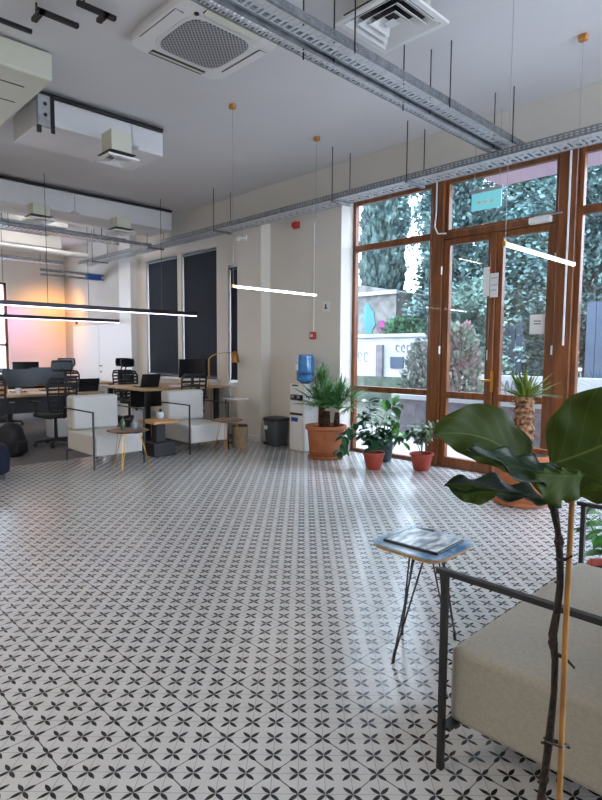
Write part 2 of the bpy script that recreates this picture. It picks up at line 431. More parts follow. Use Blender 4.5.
MB().box(-19,-12.4,16.85,17.05,3.62,3.75).build('coping', M['cap'], st)
def blob(cx, cz, sx, sz, seed, y):
    rnd = random.Random(seed); b = MB(); n = 22; P = []
    for k in range(n):
        a = 2*PI*k/n; r = .6+.4*rnd.random()
        P.append((cx+sx*r*math.cos(a), y, cz+sz*r*math.sin(a)))
    b.face([(p[0], y, p[2]) for p in P]); 
    b.face([(p[0], y-.02, p[2]) for p in P]); return b
blob(-13.75,2.72,.42,.70,4,16.985).build('graffiti_drawing', M['gcyan'], st)
blob(-13.12,2.45,.20,.32,7,16.985).build('graffiti_drawing', M['gmag'], st)
# low pale wall with lettering at the right, and blue fence behind it
lw = MB().box(-7.1,6,11.5,11.75,-.1,1.0).build('garden_wall', M['wwall'], kind='structure')
scribble(-5.75,-5.05,.52,.9,11.49,5,.016,'graffiti_tag',M['gblk'],lw,5)
fb = MB()
for i in range(60): fb.box(-4.6+i*.2,-4.6+i*.2+.185,13.2,13.24,-.1,2.6)
fe = tag(fb.build('garden_fence', M['fence']), 'tall blue-grey board fence at the right under the trees', 'fence')
fb = MB()
for i in range(9): fb.box(-8.35+i*.2,-8.35+i*.2+.15,14.42,14.46,-.1,2.2)
tag(fb.build('garden_fence', M['fence']), 'short blue-grey paling fence seen above the yellow-green cycad', 'fence')

def leafcloud(b, fn, n, size, rnd, up=.3):
    """n small folded leaf sprays placed by fn()"""
    for i in range(n):
        p, d = fn()
        d = Vector(d)+Vector((rnd.uniform(-.6,.6), rnd.uniform(-.6,.6), rnd.uniform(-.6,.6)+up))
        if d.length < .01: d = Vector((0,0,1))
        d.normalize(); s = d.cross(Vector((rnd.uniform(-1,1), rnd.uniform(-1,1), rnd.uniform(-1,1))))
        if s.length < .05: continue
        s.normalize(); l = size*rnd.uniform(.6,1.4); w = l*.32; p = Vector(p)
        b.face([p-s*w*.3, p+d*l*.5-s*w, p+d*l, p+d*l*.5+s*w])
def cypress(x, y, hgt, r, seed, label, m, n=5200):
    rnd = random.Random(seed)
    e = thing('cypress_tree', label, 'tree', (x,y,-.1), 0, 'cypresses behind the stone wall')
    def fn():
        t = rnd.random()**.85; z = .3+t*(hgt-.3); rr = r*(min(1,(1-t)*2.6)**.7)*(.75+.25*noise.noise(Vector((t*9,seed,0))))
        a = rnd.uniform(0,2*PI); q = rr*math.sqrt(rnd.uniform(.45,1))*(1+.22*math.sin(a*5+t*20))
        return (q*math.cos(a), q*math.sin(a), z), (math.cos(a)*.4, math.sin(a)*.4, 1.2)
    b = MB(); leafcloud(b, fn, n, .42, rnd, .6); b.build('foliage', m, e)
    MB().tube([(0,0,-.2),(0,0,hgt*.9)], [r*.35,.05]).build('trunk', M['trunk'], e)
def cedar(x, y, hgt, r, seed, label, m, n=7000, leaf=.5, z0=.8, group='evergreens outside the glass doors'):
    rnd = random.Random(seed)
    e = thing('evergreen_tree', label, 'tree', (x,y,-.1), 0, group)
    tiers = []
    for k in range(110):
        t = rnd.random(); a = rnd.uniform(0,2*PI); L_ = r*(1-.62*t)*rnd.uniform(.6,1)
        z = z0+t*(hgt-z0); tiers.append((z, a, L_))
    def fn():
        z, a, L_ = tiers[rnd.randrange(len(tiers))]; q = L_*math.sqrt(rnd.random())
        w = .28+.30*q/r
        px = q*math.cos(a)+rnd.gauss(0,w*.8); py = q*math.sin(a)+rnd.gauss(0,w*.8); pz = z+.10*q-.06*q*q/r+rnd.gauss(0,.26)
        return (px,py,pz), (math.cos(a)*.9, math.sin(a)*.9, .1)
    b = MB(); leafcloud(b, fn, n, leaf, rnd, .1); b.build('foliage', m, e)
    MB().tube([(0,0,-.2),(0,0,hgt*.95)], [.28,.04]).build('trunk', M['trunk'], e)
    br = MB()
    for z, a, L_ in tiers[:36]: br.tube([(0,0,z),(L_*.5*math.cos(a),L_*.5*math.sin(a),z+.08*L_),(L_*math.cos(a),L_*math.sin(a),z+.05)], [.05,.03,.012], n=5)
    br.build('branches', M['trunk'], e, kind='stuff')
cypress(-18.6, 19.6, 10.5, 1.15, 1, 'leftmost cypress, rising behind the stone wall', M['con1'], 14000)
cypress(-16.35, 21.2, 14.5, 1.05, 2, 'tall dense cypress left of the bright gap of sky', M['con1'], 22000)
cypress(-13.1, 21.2, 14.5, .82, 3, 'slim cypress right of the bright gap, beside the timber post', M['con1'], 18000)
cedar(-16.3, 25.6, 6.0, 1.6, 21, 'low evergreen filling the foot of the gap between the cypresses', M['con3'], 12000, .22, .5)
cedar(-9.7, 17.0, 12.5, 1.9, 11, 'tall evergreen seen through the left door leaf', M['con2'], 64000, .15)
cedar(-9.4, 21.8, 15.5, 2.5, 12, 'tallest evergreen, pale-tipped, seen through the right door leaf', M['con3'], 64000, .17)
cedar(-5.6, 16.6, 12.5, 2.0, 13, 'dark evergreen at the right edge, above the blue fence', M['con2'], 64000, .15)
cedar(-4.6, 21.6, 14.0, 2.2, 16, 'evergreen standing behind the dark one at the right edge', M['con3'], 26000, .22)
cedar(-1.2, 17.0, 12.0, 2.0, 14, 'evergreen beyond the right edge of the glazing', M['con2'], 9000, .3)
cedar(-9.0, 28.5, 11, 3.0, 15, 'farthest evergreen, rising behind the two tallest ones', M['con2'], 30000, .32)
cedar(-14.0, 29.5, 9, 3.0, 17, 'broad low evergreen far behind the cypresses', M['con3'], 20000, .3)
cedar(-7.5, 13.4, 3.0, .80, 18, 'low bushy evergreen between the white wall and the blue fence', M['con3'], 14000, .13, .2)
def shrub(x, y, hgt, r, seed, label, m, n=1800, leaf=.12):
    rnd = random.Random(seed); e = thing('garden_shrub', label, 'shrub', (x,y,-.1), 0, 'shrubs outside the glass')
    def fn():
        a = rnd.uniform(0,2*PI); t = rnd.random(); q = r*math.sqrt(rnd.random())*math.sin(PI*min(.97,.15+t*.8))**.6
        return (q*math.cos(a), q*math.sin(a), .15+t*(hgt-.15)), (math.cos(a)*.6, math.sin(a)*.6, .6)
    b = MB(); leafcloud(b, fn, n, leaf, rnd, .2); b.build('foliage', m, e)
    s = MB()
    for k in range(7):
        a = k*.9; s.tube([(0,0,-.1),(r*.3*math.cos(a),r*.3*math.sin(a),hgt*.5),(r*.6*math.cos(a),r*.6*math.sin(a),hgt*.85)], [.03,.02,.008], n=5)
    s.build('stems', M['trunk'], e)
shrub(-7.95, 11.9, 1.8, .45, 31, 'pale mottled shrub in front of the white garden wall', M['shrubf'])
shrub(-6.0, 10.3, 2.1, .48, 32, 'reddish-green shrub seen through the left door leaf', M['shrubr'], 2400)
shrub(-11.2, 15.8, 2.6, 1.1, 33, 'green hedge top showing above the white garden wall', M['hedge'], 2600, .2)

# ------------------------------------------------------------------ overhead: trays, ducts, air conditioning
def ladder_tray(name, label, cx, cy, z, length, width, axis, side=.07, pitch=.11, group='cable trays under the ceiling', cat='cable tray', sidem=None):
    """perforated ladder tray; runs along local X, rotated for axis y"""
    e = thing(name, label, cat, (cx,cy,z), 0 if axis == 'x' else PI/2, group)
    hl, hw = length/2, width/2
    for s in (-1, 1):
        b = MB(); y = s*hw
        b.box(-hl,hl,y-.002,y+.002,0,.016).box(-hl,hl,y-.002,y+.002,side-.016,side).box(-hl,hl,y-.002,y+.002,side*.5-.006,side*.5+.006)
        b.box(-hl,hl,y-s*.016,y,-.002,.001).box(-hl,hl,y-s*.014,y,side-.001,side+.002)
        n = int(length/.05)
        for k in range(n+1):
            x = -hl+.05*k; b.box(x,min(x+.022,hl),y-.0018,y+.0018,.01,side-.01)
        b.build('side_rail', sidem or M['galv'], e)
    b = MB(); n = int(length/pitch); q = pitch
    for k in range(n):
        x = -hl+q*k
        b.box(x,x+.20*q,-hw,hw,0,.004).box(x+.60*q,x+.80*q,-hw,hw,0,.004)
        for y0, y1 in ((-1,-.72),(-.16,.16),(.72,1)): b.box(x+.20*q,x+.60*q,y0*hw,y1*hw,0,.004)
        b.box(x+.8*q,x+q,-.95*hw,-.8*hw,0,.004).box(x+.8*q,x+q,.8*hw,.95*hw,0,.004)
    b.build('tray_bottom', M['galv2'], e)
    return e
def rods(e, pts, z0, z1):
    for x, y in pts:
        MB().tube([(x,y,z0),(x,y,z1)], .006, n=6).build('hanger_rod', M['dark'], e)
# long run beside the window wall
t1 = ladder_tray('cable_tray', 'long galvanised cable tray running along the window wall', -5.35, 5.765, 3.46, 15.6, .32, 'x', .065, .13)
rods(t1, [(x, y) for x in (-7.0,-4.6,-2.45,.18,1.35,5.0) for y in (-.175,.175)], -.03, CEIL-3.46)
for x in (-7.0,-4.6,-2.45,.18,1.35,5.0): MB().box(x-.02,x+.02,-.18,.18,-.03,-.003).build('support_bar', M['galv'], t1)
# cross run coming over the room to meet it
t2 = ladder_tray('cable_tray', 'wide perforated cable tray crossing the ceiling towards the glass', -2.855, 2.90, 3.60, 6.1, .18, 'y', .055, .10)
rods(t2, [(x, y) for x in (.30,1.56,2.74) for y in (-.10,.10)], -.03, CEIL-3.60)
t3 = ladder_tray('cable_tray', 'narrow perforated cable tray hung along the left side of the wide one', -3.02, 2.90, 3.58, 6.0, .11, 'y', .03, .06)
rods(t3, [(x, 0) for x in (.05,1.25)], -.05, CEIL-3.58)
# white pipe lying between the rails of the long run
tag(MB().tube([(-13.1,5.70,3.505),(2.0,5.70,3.505)], .032, n=12).build('conduit_pipe', M['white'], smooth='auto'), 'cream pipe lying in the long cable tray by the window wall', 'pipe')
# far trays in the desk area
t4 = ladder_tray('cable_tray', 'far cable tray over the desks, ending at the corner of the orange wall', -13.1, 2.4, 3.40, 5.6, .28, 'y', .06, .16)
rods(t4, [(x, y) for x in (-1.5,.8,2.4) for y in (-.15,.15)], -.02, CEIL-3.40)
t5 = ladder_tray('cable_tray', 'cable tray over the desks just under the long white duct', -10.35, 2.6, 3.52, 5.4, .30, 'y', .07, .16)
rods(t5, [(x, y) for x in (-1.2,.6,2.2) for y in (-.16,.16)], -.02, CEIL-3.52)
tag(MB().tube([(-9.3,0.4,3.36),(-9.3,5.3,3.36)], .028, n=10).build('ceiling_pipe', M['galv'], smooth='auto'), 'grey pipe hanging below the tray over the desks', 'pipe')
tag(MB().tube([(-11.9,0.4,3.46),(-11.9,5.28,3.46)], .06, n=12).build('ceiling_pipe', M['duct'], smooth='auto'), 'thick cream pipe over the desks at the far left', 'pipe')
bb = MB(); bb.box(-.08,.08,-.16,.16,0,.12)
bb = bb.build('junction_box', M['blue'], loc=(-13.0,5.9,3.12), bevel=.01); tag(bb, 'small blue valve box on pipes in the far corner', 'box')
MB().tube([(-.0,-1.2,.12),(0,.24,.12)], .03).tube([(0,-1.2,.02),(0,.24,.02)], .025).build('pipes', M['galv'], bb)

def diffuser(x, y, z, s, label, group='square ceiling air diffusers', neck=True, nz=.3):
    e = thing('air_diffuser', label, 'air vent', (x,y,z), 0, group)
    f = MB()
    f.box(-s,s,-s,-s*.86,0,.02).box(-s,s,s*.86,s,0,.02).box(-s,-s*.86,-s*.86,s*.86,0,.02).box(s*.86,s,-s*.86,s*.86,0,.02)
    f.build('frame', M['white'], e)
    for k, q in enumerate((.84,.62,.40)):
        b = MB(); r0 = s*q; r1 = s*(q-.25); za, zb = -.004, s*.16
        P = [(-1,-1),(1,-1),(1,1),(-1,1)]
        for i in range(4):
            a, c_ = P[i], P[(i+1) % 4]
            b.face([(a[0]*r0,a[1]*r0,za),(c_[0]*r0,c_[1]*r0,za),(c_[0]*r1,c_[1]*r1,zb),(a[0]*r1,a[1]*r1,zb)])
        b.build('louvre', M['white'], e, solid=.003)
    MB().box(-s*.14,s*.14,-s*.14,s*.14,.0,.006).build('centre_plate', M['white'], e)
    MB().box(-s*.86,s*.86,-s*.86,s*.86,.06,.064).build('dark_inside', M['dark'], e)
    if neck: MB().box(-s*.66,s*.66,-s*.66,s*.66,.066,nz).build('neck', M['cream'], e)
    return e
def duct(label, x0, x1, y0, y1, z0, z1, bar=True, end=True, name='ceiling_duct'):
    e = thing(name, label, 'duct', ((x0+x1)/2,(y0+y1)/2,z0), 0, 'white boxed air units under the ceiling')
    hx, hy, hz = (x1-x0)/2, (y1-y0)/2, z1-z0
    MB().box(-hx,hx,-hy,hy,0,hz).build('duct_body', M['duct'], e, bevel=.012)
    if bar: MB().box(hx-.01,hx+.035,-hy-.02,hy-.02,hz+.003,hz+.035).build('hanging_bar', M['dark'], e)
    if end:
        b = MB().box(hx-.02,hx+.03,-hy-.02,-hy+.13,-.03,hz+.02); b.build('end_bracket', M['duct_end'], e)
        MB().box(hx+.03,hx+.04,-hy+.10,-hy+.14,-.09,hz+.02).box(hx+.0,hx+.03,-hy-.03,-hy+.01,-.10,-.03).build('bracket_edge', M['dark'], e)
        for z in (hz*.3, hz*.7): MB().tube([(hx+.028,-hy+.05,z),(hx+.036,-hy+.05,z)], .02).build('bolt', M['dark'], e)
    MB().tube([(hx+.02,hy*.42,hz*.9),(hx+.02,hy*.42,.02)], .005).box(hx-.0,hx+.06,hy*.42-.06,hy*.42+.06,-.01,.02).build('hanger', M['steel'], e)
    return e
duct('short white boxed air unit below the ceiling at upper left', -6.95,-6.17,2.27,3.70,3.78,4.05)
duct('long white boxed air unit over the desks', -10.3,-9.48,-.5,5.85,3.72,4.05, end=False)
diffuser(-5.80,2.92,3.46,.17,'small square diffuser under the short boxed air unit at upper left', nz=.28)
diffuser(-2.72,3.58,3.90,.30,'large square diffuser between the wide tray and the top edge', nz=.22)
diffuser(-9.35,4.75,3.50,.19,'square diffuser under the long boxed unit, near the dark blinds', nz=.24)
diffuser(-9.25,3.35,3.46,.19,'square diffuser over the desks, at the left', nz=.24)
# pale flat duct beside the large diffuser
tag(MB().box(-2.45,-2.0,3.3,3.72,4.0,CEIL-.001).build('ceiling_duct', M['duct'], bevel=.01), 'small white duct cover beside the large square diffuser', 'duct')
# big cream flat duct in the upper left corner, slotted
cd = thing('ceiling_duct', 'large cream slotted duct filling the upper left corner', 'duct', (-6.1,.75,3.86), 0)
MB().box(-1.55,.75,-2.2,1.35,0,.24).build('duct_body', M['cream'], cd, bevel=.02)
for i, (x, y) in enumerate([(.45,.9),(.05,.95),(-.35,.9),(.45,.2),(.05,.25),(-.35,.2),(.5,-.4),(.1,-.4)]):
    MB().box(x-.006,x+.006,y-.22,y+.30,-.004,.002).build('slot', M['dark'], cd)
# grey long duct behind the second tray at far left
tag(MB().box(-12.9,-12.3,1.0,4.9,3.62,3.9).build('ceiling_duct', M['duct'], bevel=.01), 'grey-white duct at far left above the thick pipe', 'duct')
fc = MB().box(-.5,.5,-.75,.75,0,.22).build('fan_unit', M['duct_end'], loc=(-11.1,3.6,3.70), bevel=.01); tag(fc, 'dark grey fan coil unit behind the long white boxed unit', 'fan unit')
# cassette air conditioner
ac = thing('ceiling_air_conditioner', 'white ceiling cassette air conditioner with a perforated grey grille', 'air conditioner', (-4.16,2.90,4.03))
def rsq(r, z0, z1, m, name, par, sq=7, bevel=0, c=(0,0,0)):
    return MB().lathe([(r,z0),(r,z1)], n=64, sq=sq, c=c).build(name, m, par, smooth='auto', bevel=bevel)
rsq(.475,.0,.05,M['white'],'panel',ac,8,.01)
def grillemat():
    m = mat('perforated_grille', (.30,.30,.32), .5)
    nt = m.node_tree; N = nt.nodes; L = nt.links; b = N['Principled BSDF']
    tc = N.new('ShaderNodeTexCoord'); mp = N.new('ShaderNodeMapping'); mp.inputs['Rotation'].default_value = (0,0,PI/4); mp.inputs['Scale'].default_value = (38,38,38)
    ck = N.new('ShaderNodeTexVoronoi'); ck.voronoi_dimensions = '2D'; ck.inputs['Randomness'].default_value = 0; ck.inputs['Scale'].default_value = 1
    rp = N.new('ShaderNodeMapRange'); rp.inputs[1].default_value = .30; rp.inputs[2].default_value = .40
    mx = N.new('ShaderNodeMix'); mx.data_type = 'RGBA'; mx.inputs[6].default_value = (.06,.06,.07,1); mx.inputs[7].default_value = (.42,.42,.44,1)
    L.new(tc.outputs['Object'], mp.inputs[0]); L.new(mp.outputs[0], ck.inputs['Vector']); L.new(ck.outputs[0], rp.inputs[0]); L.new(rp.outputs[0], mx.inputs[0]); L.new(mx.outputs[2], b.inputs['Base Color'])
    return m
rsq(.30,-.012,.0,grillemat(),'grille',ac,5)
rsq(.335,-.004,.001,M['duct'],'grille_surround',ac,5)
for k in range(4):
    a = k*PI/2; R_ = Matrix.Rotation(a, 4, 'Z')
    MB().box(-.27,.27,.375,.45,-.004,.002,R_).build('air_slot', M['dark'], ac)
    T = R_ @ Matrix.Translation((0,.412,-.006)) @ Matrix.Rotation(.28 if k % 2 else .08, 4, 'X')
    MB().box(-.27,.27,-.035,.035,-.004,.0,T).build('flap', M['cream'] if k % 2 else M['white'], ac)
MB().tube([(.33,-.30,-.01),(.33,-.30,.0)], .02).build('sensor', M['dark'], ac)
rsq(.46,.05,CEIL-4.031,M['duct'],'casing',ac,8)
# bits of dark bracket at the very top of the frame
bk = MB(); bk.box(-.02,.02,-.16,.16,0,.03).box(-.16,.02,-.14,-.10,0,.03).tube([(-.1,-.12,.03),(-.1,-.12,CEIL-4.0)], .008)
tag(bk.build('ceiling_bracket', M['dark'], loc=(-4.62,1.86,4.0)), 'rusty dark bracket on the ceiling at the top edge', 'bracket')
bk = MB(); bk.box(-.015,.015,-.24,.20,0,.03).tube([(0,-.1,.03),(0,-.1,CEIL-4.02)], .008)
tag(bk.build('ceiling_bracket', M['dark'], loc=(-5.0,1.60,4.02)), 'dark bar below the ceiling beside the cream duct', 'bracket')
bk = MB(); bk.box(-.02,.02,-.15,.15,0,.03).box(-.12,.02,.05,.09,0,.03).tube([(0,-.1,.03),(0,-.1,CEIL-4.02)], .008)
tag(bk.build('ceiling_bracket', M['dark'], loc=(-4.35,2.05,4.02)), 'dark bracket on the ceiling just left of the air conditioner', 'bracket')

# pendant LED lamps
def led_lamp(x, y0, y1, z, label, group, thick=.011, dark=False, canopy=True, wires=None):
    e = thing('pendant_lamp', label, 'lamp', (x,(y0+y1)/2,z), 0, group); h_ = (y1-y0)/2
    if dark:
        MB().box(-.03,.03,-h_,h_,.012,.075).build('housing', M['dark'], e)
        MB().box(-.026,.026,-h_+.01,h_-.01,0,.012).build('led_strip', M['ledp'], e)
    else:
        MB().box(-thick,thick,-h_,h_,.010,.020).build('housing', M['white'], e)
        MB().box(-thick,thick,-h_,h_,-.008,.010).build('led_strip', M['led'], e, bevel=.005)
        for s in (-1, 1): MB().box(-thick-.002,thick+.002,s*h_-.012,s*h_+.012,-.010,.023).build('end_cap', M['brass'] if s < 0 else M['white'], e)
    for s in (wires or (-h_+.01, h_-.01)):
        MB().tube([(0,s,.03),(0,s,CEIL-z-.002)], .0022 if not dark else .005, n=5).build('hanging_wire', M['duct_end'] if not dark else M['dark'], e)
        if canopy: MB().box(-.035,.035,s-.028,s+.028,CEIL-z-.05,CEIL-z-.001).build('ceiling_cup', M['orange'], e, bevel=.008)
    return e
led_lamp(-5.08,3.89,5.21,2.18,'thin glowing pendant light bar in front of the pillar','thin glowing pendant light bars')
led_lamp(-1.93,3.89,5.17,2.225,'thin glowing pendant light bar before the glass doors','thin glowing pendant light bars')
led_lamp(-9.0,1.9,6.05,2.12,'longer black pendant light bar over the desks, nearer one','black pendant light bars over desks',dark=True,canopy=False,wires=(-.62,1.35))
led_lamp(-12.05,2.0,6.1,2.10,'shorter-looking black pendant light bar, the farther one','black pendant light bars over desks',dark=True,canopy=False,wires=(-.4,1.3))

# ------------------------------------------------------------------ things on the walls
al = thing('fire_call_point', 'small red fire call point on the wall above the water bottle', 'alarm', (-6.03,WY,1.66))
MB().box(-.05,.05,-.05,0,0,.11).build('box', M['red'], al, bevel=.008); MB().box(-.025,.025,-.054,-.05,.03,.08).build('press_plate', M['white'], al)
MB().tube([(0,-.012,.11),(0,-.012,1.72)], .009, n=8).build('conduit', M['white'], al)
sr = thing('fire_sounder', 'dark red fire sounder high on the wall under the cable tray', 'alarm', (-6.42,WY,3.40))
MB().lathe([(.055,0),(.06,.03),(.045,.07),(.03,.08)], n=20).build('horn', M['red'], sr).rotation_euler = (PI/2,0,0); MB().box(-.07,.07,-.006,0,-.05,.05).build('back_plate', M['red'], sr)
sg = thing('wall_sign', 'small white square sign with a dark symbol beside the window', 'sign', (-5.78,WY,2.06))
MB().box(-.07,.07,-.008,0,0,.15).build('plate', M['paper'], sg)
MB().tube([(0,-.012,.05),(0,-.012,.11)], .012).tube([(-.03,-.012,.05),(.03,-.012,.05)], .008).build('symbol', M['dark'], sg)
th_ = MB().box(-.05,.05,-.02,0,0,.13).build('wall_switch', M['dark'], loc=(-14.55,WY-.014,2.16), bevel=.004); tag(th_, 'small dark panel on the grey wall above the double door', 'switch')
cm = thing('security_camera', 'small white camera bracket high on the pillar front', 'camera', (-7.42,5.95,3.28))
MB().box(-.04,.04,-.02,0,0,.08).tube([(0,-.02,.04),(0,-.12,.02)], .015).build('mount', M['white'], cm); MB().tube([(0,-.10,.02),(.06,-.22,-.01)], .03, n=12).build('camera_body', M['white'], cm)
# paper notices and sheets
nt_ = thing('paper_notices', 'pale paper notices taped to the post between the door leaves', 'notice', (-3.30,FY-.055,2.14))
MB().box(-.10,-.02,-.004,0,0,.34).build('sheet', M['paper'], nt_); MB().box(-.01,.09,-.006,-.002,-.02,.26).build('sheet', M['paper'], nt_); MB().box(-.02,.03,-.008,-.004,.29,.31).build('red_mark', M['red'], nt_)
for z in (.06,.12,.2): MB().box(-.0,.08,-.008,-.006,z,z+.006).build('print_line', M['gblk'], nt_)
p2 = thing('paper_sheet', 'white paper sheet taped inside the right door pane', 'notice', (-2.76,FY+.008,1.68))
MB().box(-.085,.085,-.003,0,0,.22).build('sheet', M['paper'], p2)
for z in (.14,.11): MB().box(-.04,.04,-.005,-.003,z,z+.012).build('print_line', M['gblk'], p2)
# emergency sign
es = thing('exit_sign', 'pale turquoise sign panel hanging before the glazing above the doors', 'sign', (-3.22,6.02,3.07))
MB().box(-.18,.18,-.006,.006,0,.19).build('panel', M['cyan'], es); MB().box(-.19,.19,-.02,.02,.19,.225).build('sign_housing', M['duct_end'], es)
for s in (-1,1): MB().tube([(s*.15,0,.225),(s*.15,0,CEIL-3.08-.001)], .003).build('hanging_wire', M['duct_end'], es)
for i in (-.08,.0,.07): MB().box(i-.018,i+.018,-.009,-.006,.06,.10).build('symbol', M['paper'], es)
# conduits on the timber posts
tag(MB().tube([(-4.06,FY-.075,FT-.02),(-4.06,FY-.075,3.22),(-4.08,FY-.07,3.05),(-4.03,FY-.075,2.96),(-3.92,FY-.06,2.95)], .010, n=8).build('conduit_pipe', M['white'], smooth='auto'), 'curved thin white cable conduit on the left timber post', 'pipe')
tag(MB().tube([(-2.44,FY-.065,FT),(-2.44,FY-.065,1.55)], .012, n=8).build('conduit_pipe', M['white'], smooth='auto'), 'straight white cable conduit down the right timber post', 'pipe')

# ------------------------------------------------------------------ armchairs
def armchair(label, wdt, loc, rz, d=.78, sh=.415, sb=.155, bh=.87, leg=.0, arm_z=.70, back_in=.0, group='pale armchairs with thin black arm frames', name='armchair', fab='fabric2', cat='armchair', bt=.2, armin=0, bar=.009, inset=.02):
    """front faces +X, width along Y, origin floor centre of front edge"""
    e = thing(name, label, cat, loc, rz, group); w = wdt/2
    MB().box(-d,0,-w+inset,w-inset,sb,sh).build('seat', M[fab], e, bevel=.022, seg=3)
    MB().box(-d-.02,-d+bt,-w+.022,w-.022,sh+.002,bh).build('backrest', M[fab], e, bevel=.035, seg=3)
    for s in (-1, 1):
        y = s*(w+.0)
        MB().box(-bar,bar,y-bar,y+bar,0,arm_z).build('front_leg', M['dark'], e)
        MB().box(-d-.03,bar+armin,y-bar*1.1,y+bar*1.1,arm_z,arm_z+bar*1.7).build('armrest', M['dark'], e)
        MB().box(-d+.02,-d+.02+2*bar,y-bar,y+bar,0,sb).build('rear_leg', M['dark'], e)
        MB().box(-bar-.022,bar*.6,min(y,y-s*(inset+.03)),max(y,y-s*(inset+.03)),sb-.012,sb-.001).build('seat_bracket', M['dark'], e)
    MB().box(-d+.04,-d+.06,-w+.012,w-.012,sb-.022,sb-.003).build('rear_rail', M['dark'], e)
    return e
armchair('pale armchair nearest the left edge, behind the left hairpin table', .68, (-6.72,3.345,0), 0, d=.86)
armchair('pale armchair farther back, beside the big pillar', .68, (-6.80,4.78,0), 0, d=.80, bh=.875)
# the near two-seater: faces -X
armchair('grey two-seat sofa with thin black arms at the right foreground', 1.28, (-1.0,2.31,0), PI, d=.85, sh=.43, sb=.16, arm_z=.70, name='sofa', group=None, fab='fabric', cat='sofa', bh=.80, bt=.22, armin=.02, bar=.0105, inset=.045)

# ------------------------------------------------------------------ tables
def hairpin(e, fx, fy, tx, ty, H_, mt, foot=None):
    dx, dy = tx-fx, ty-fy; L_ = math.hypot(dx, dy) or 1; nx, ny = -dy/L_*.028, dx/L_*.028
    b = MB(); b.tube([(tx+nx,ty+ny,H_),(fx,fy,.012)], .0045, n=6); b.tube([(tx-nx,ty-ny,H_),(fx,fy,.012)], .0045, n=6)
    l = b.build('leg', mt, e)
    MB().tube([(fx,fy,0),(fx+(tx-fx)*.06,fy+(ty-fy)*.06,.045)], .008, n=8).build('foot', foot or M['dark'], l)
tb = thing('side_table', 'near side table with rounded blue-edged top and thin black hairpin legs', 'table', (-1.575,2.41,0))
ts = MB().lathe([(.193,.49),(.200,.494),(.200,.502)], n=48, sq=6).build('tabletop', mat('table_top_sheen', srgb(196,216,232), .15, col2=srgb(60,110,150), scale=5), tb, smooth='auto')  # bluish-white reflection on the top is painted into its colour
MB().lathe([(.188,.474),(.194,.478),(.194,.49)], n=48, sq=6).build('wood_edge', M['oak'], tb, smooth='auto')
for f, t in (((.045,-.30),(.06,-.12)), ((-.097,-.03),(-.05,-.02)), ((.139,.097),(.08,.04)), ((-.02,.25),(-.02,.12))):
    hairpin(tb, f[0], f[1], t[0], t[1], .475, M['dark'])
# magazine on it
mg = thing('magazine', 'dark-spined magazine with a pale cover lying on the near side table', 'magazine', (-1.575,2.42,.503), .06)
def covermat():
    m = mat('magazine_cover', (.80,.86,.92), .2, col2=(.20,.25,.30), scale=9, stretch=(3,1,1)); return m
MB().box(-.15,.155,-.15,.12,0,.012).build('pages', M['screen'], mg, bevel=.002)
MB().box(-.140,.145,-.138,.118,.012,.014).build('cover', covermat(), mg)
m2 = thing('magazine', 'second magazine under the far edge of the pale one', 'magazine', (-1.66,2.545,.503), .5)
MB().box(-.05,.05,-.03,.04,0,.006).build('pages', M['screen'], m2)
def hex_table(label, x, y, ztop, rz, feet, r=.24):
    e = thing('side_table', label, 'table', (x,y,0), rz, 'small wooden tables on hairpin legs')
    MB().lathe([(r-.01,ztop-.02),(r,ztop-.012),(r,ztop)], n=6).build('tabletop', mat('dark_wood_top', srgb(150,104,66), .4, col2=srgb(70,52,42), scale=5), e)
    for a in feet:
        hairpin(e, r*1.05*math.cos(a), r*1.05*math.sin(a), r*.55*math.cos(a), r*.55*math.sin(a), ztop-.02, M['brass'], M['oak'])
    return e
hex_table('small wooden hairpin table in front of the left armchair', -6.43, 3.31, .50, 0, (-.78,1.31,-2.88), .25)
hex_table('small wooden hairpin table in front of the farther armchair', -6.50, 4.88, .50, 0, (-.78,1.31,-2.88), .23)
pd = thing('pedestal_table', 'black cube-footed table with a wooden slab, between the two armchairs', 'table', (-7.12,4.13,0))
MB().box(-.17,.17,-.17,.17,0,.19).build('base', M['dark'], pd, bevel=.01); MB().box(-.07,.07,-.07,.07,.19,.46).build('column', M['dark'], pd); MB().box(-.22,.22,-.20,.20,.46,.50).build('tabletop', M['oak'], pd, bevel=.01)
def bottle(x, y, z, h_, r, m, label, name='bottle'):
    return tag(MB().lathe([(r*.9,0),(r,.01),(r,h_*.6),(r*.35,h_*.78),(r*.35,h_*.94),(r*.42,h_*.95),(r*.42,h_)], n=14).build(name, m, loc=(x,y,z), smooth='auto'), label, 'bottle', 'bottles on the low tables')
M['gglass'] = mat('green_glass', srgb(60,90,60), .1, spec=.8)
M['cglass'] = mat('clear_glass_bottle', srgb(130,145,155), .08, spec=.8)
bottle(-6.50,3.28,.501,.16,.026,M['gglass'],'slim green bottle on the left hairpin table')
bottle(-6.44,3.40,.501,.14,.036,M['cglass'],'clear bottle on the left hairpin table beside the green one')
tag(MB().lathe([(.03,0),(.045,.02),(.05,.06),(.04,.09),(.02,.10)], n=14).build('vase', M['shoe'], loc=(-7.18,4.20,.501), smooth='auto'), 'round pale blue vase on the wooden slab table', 'vase')
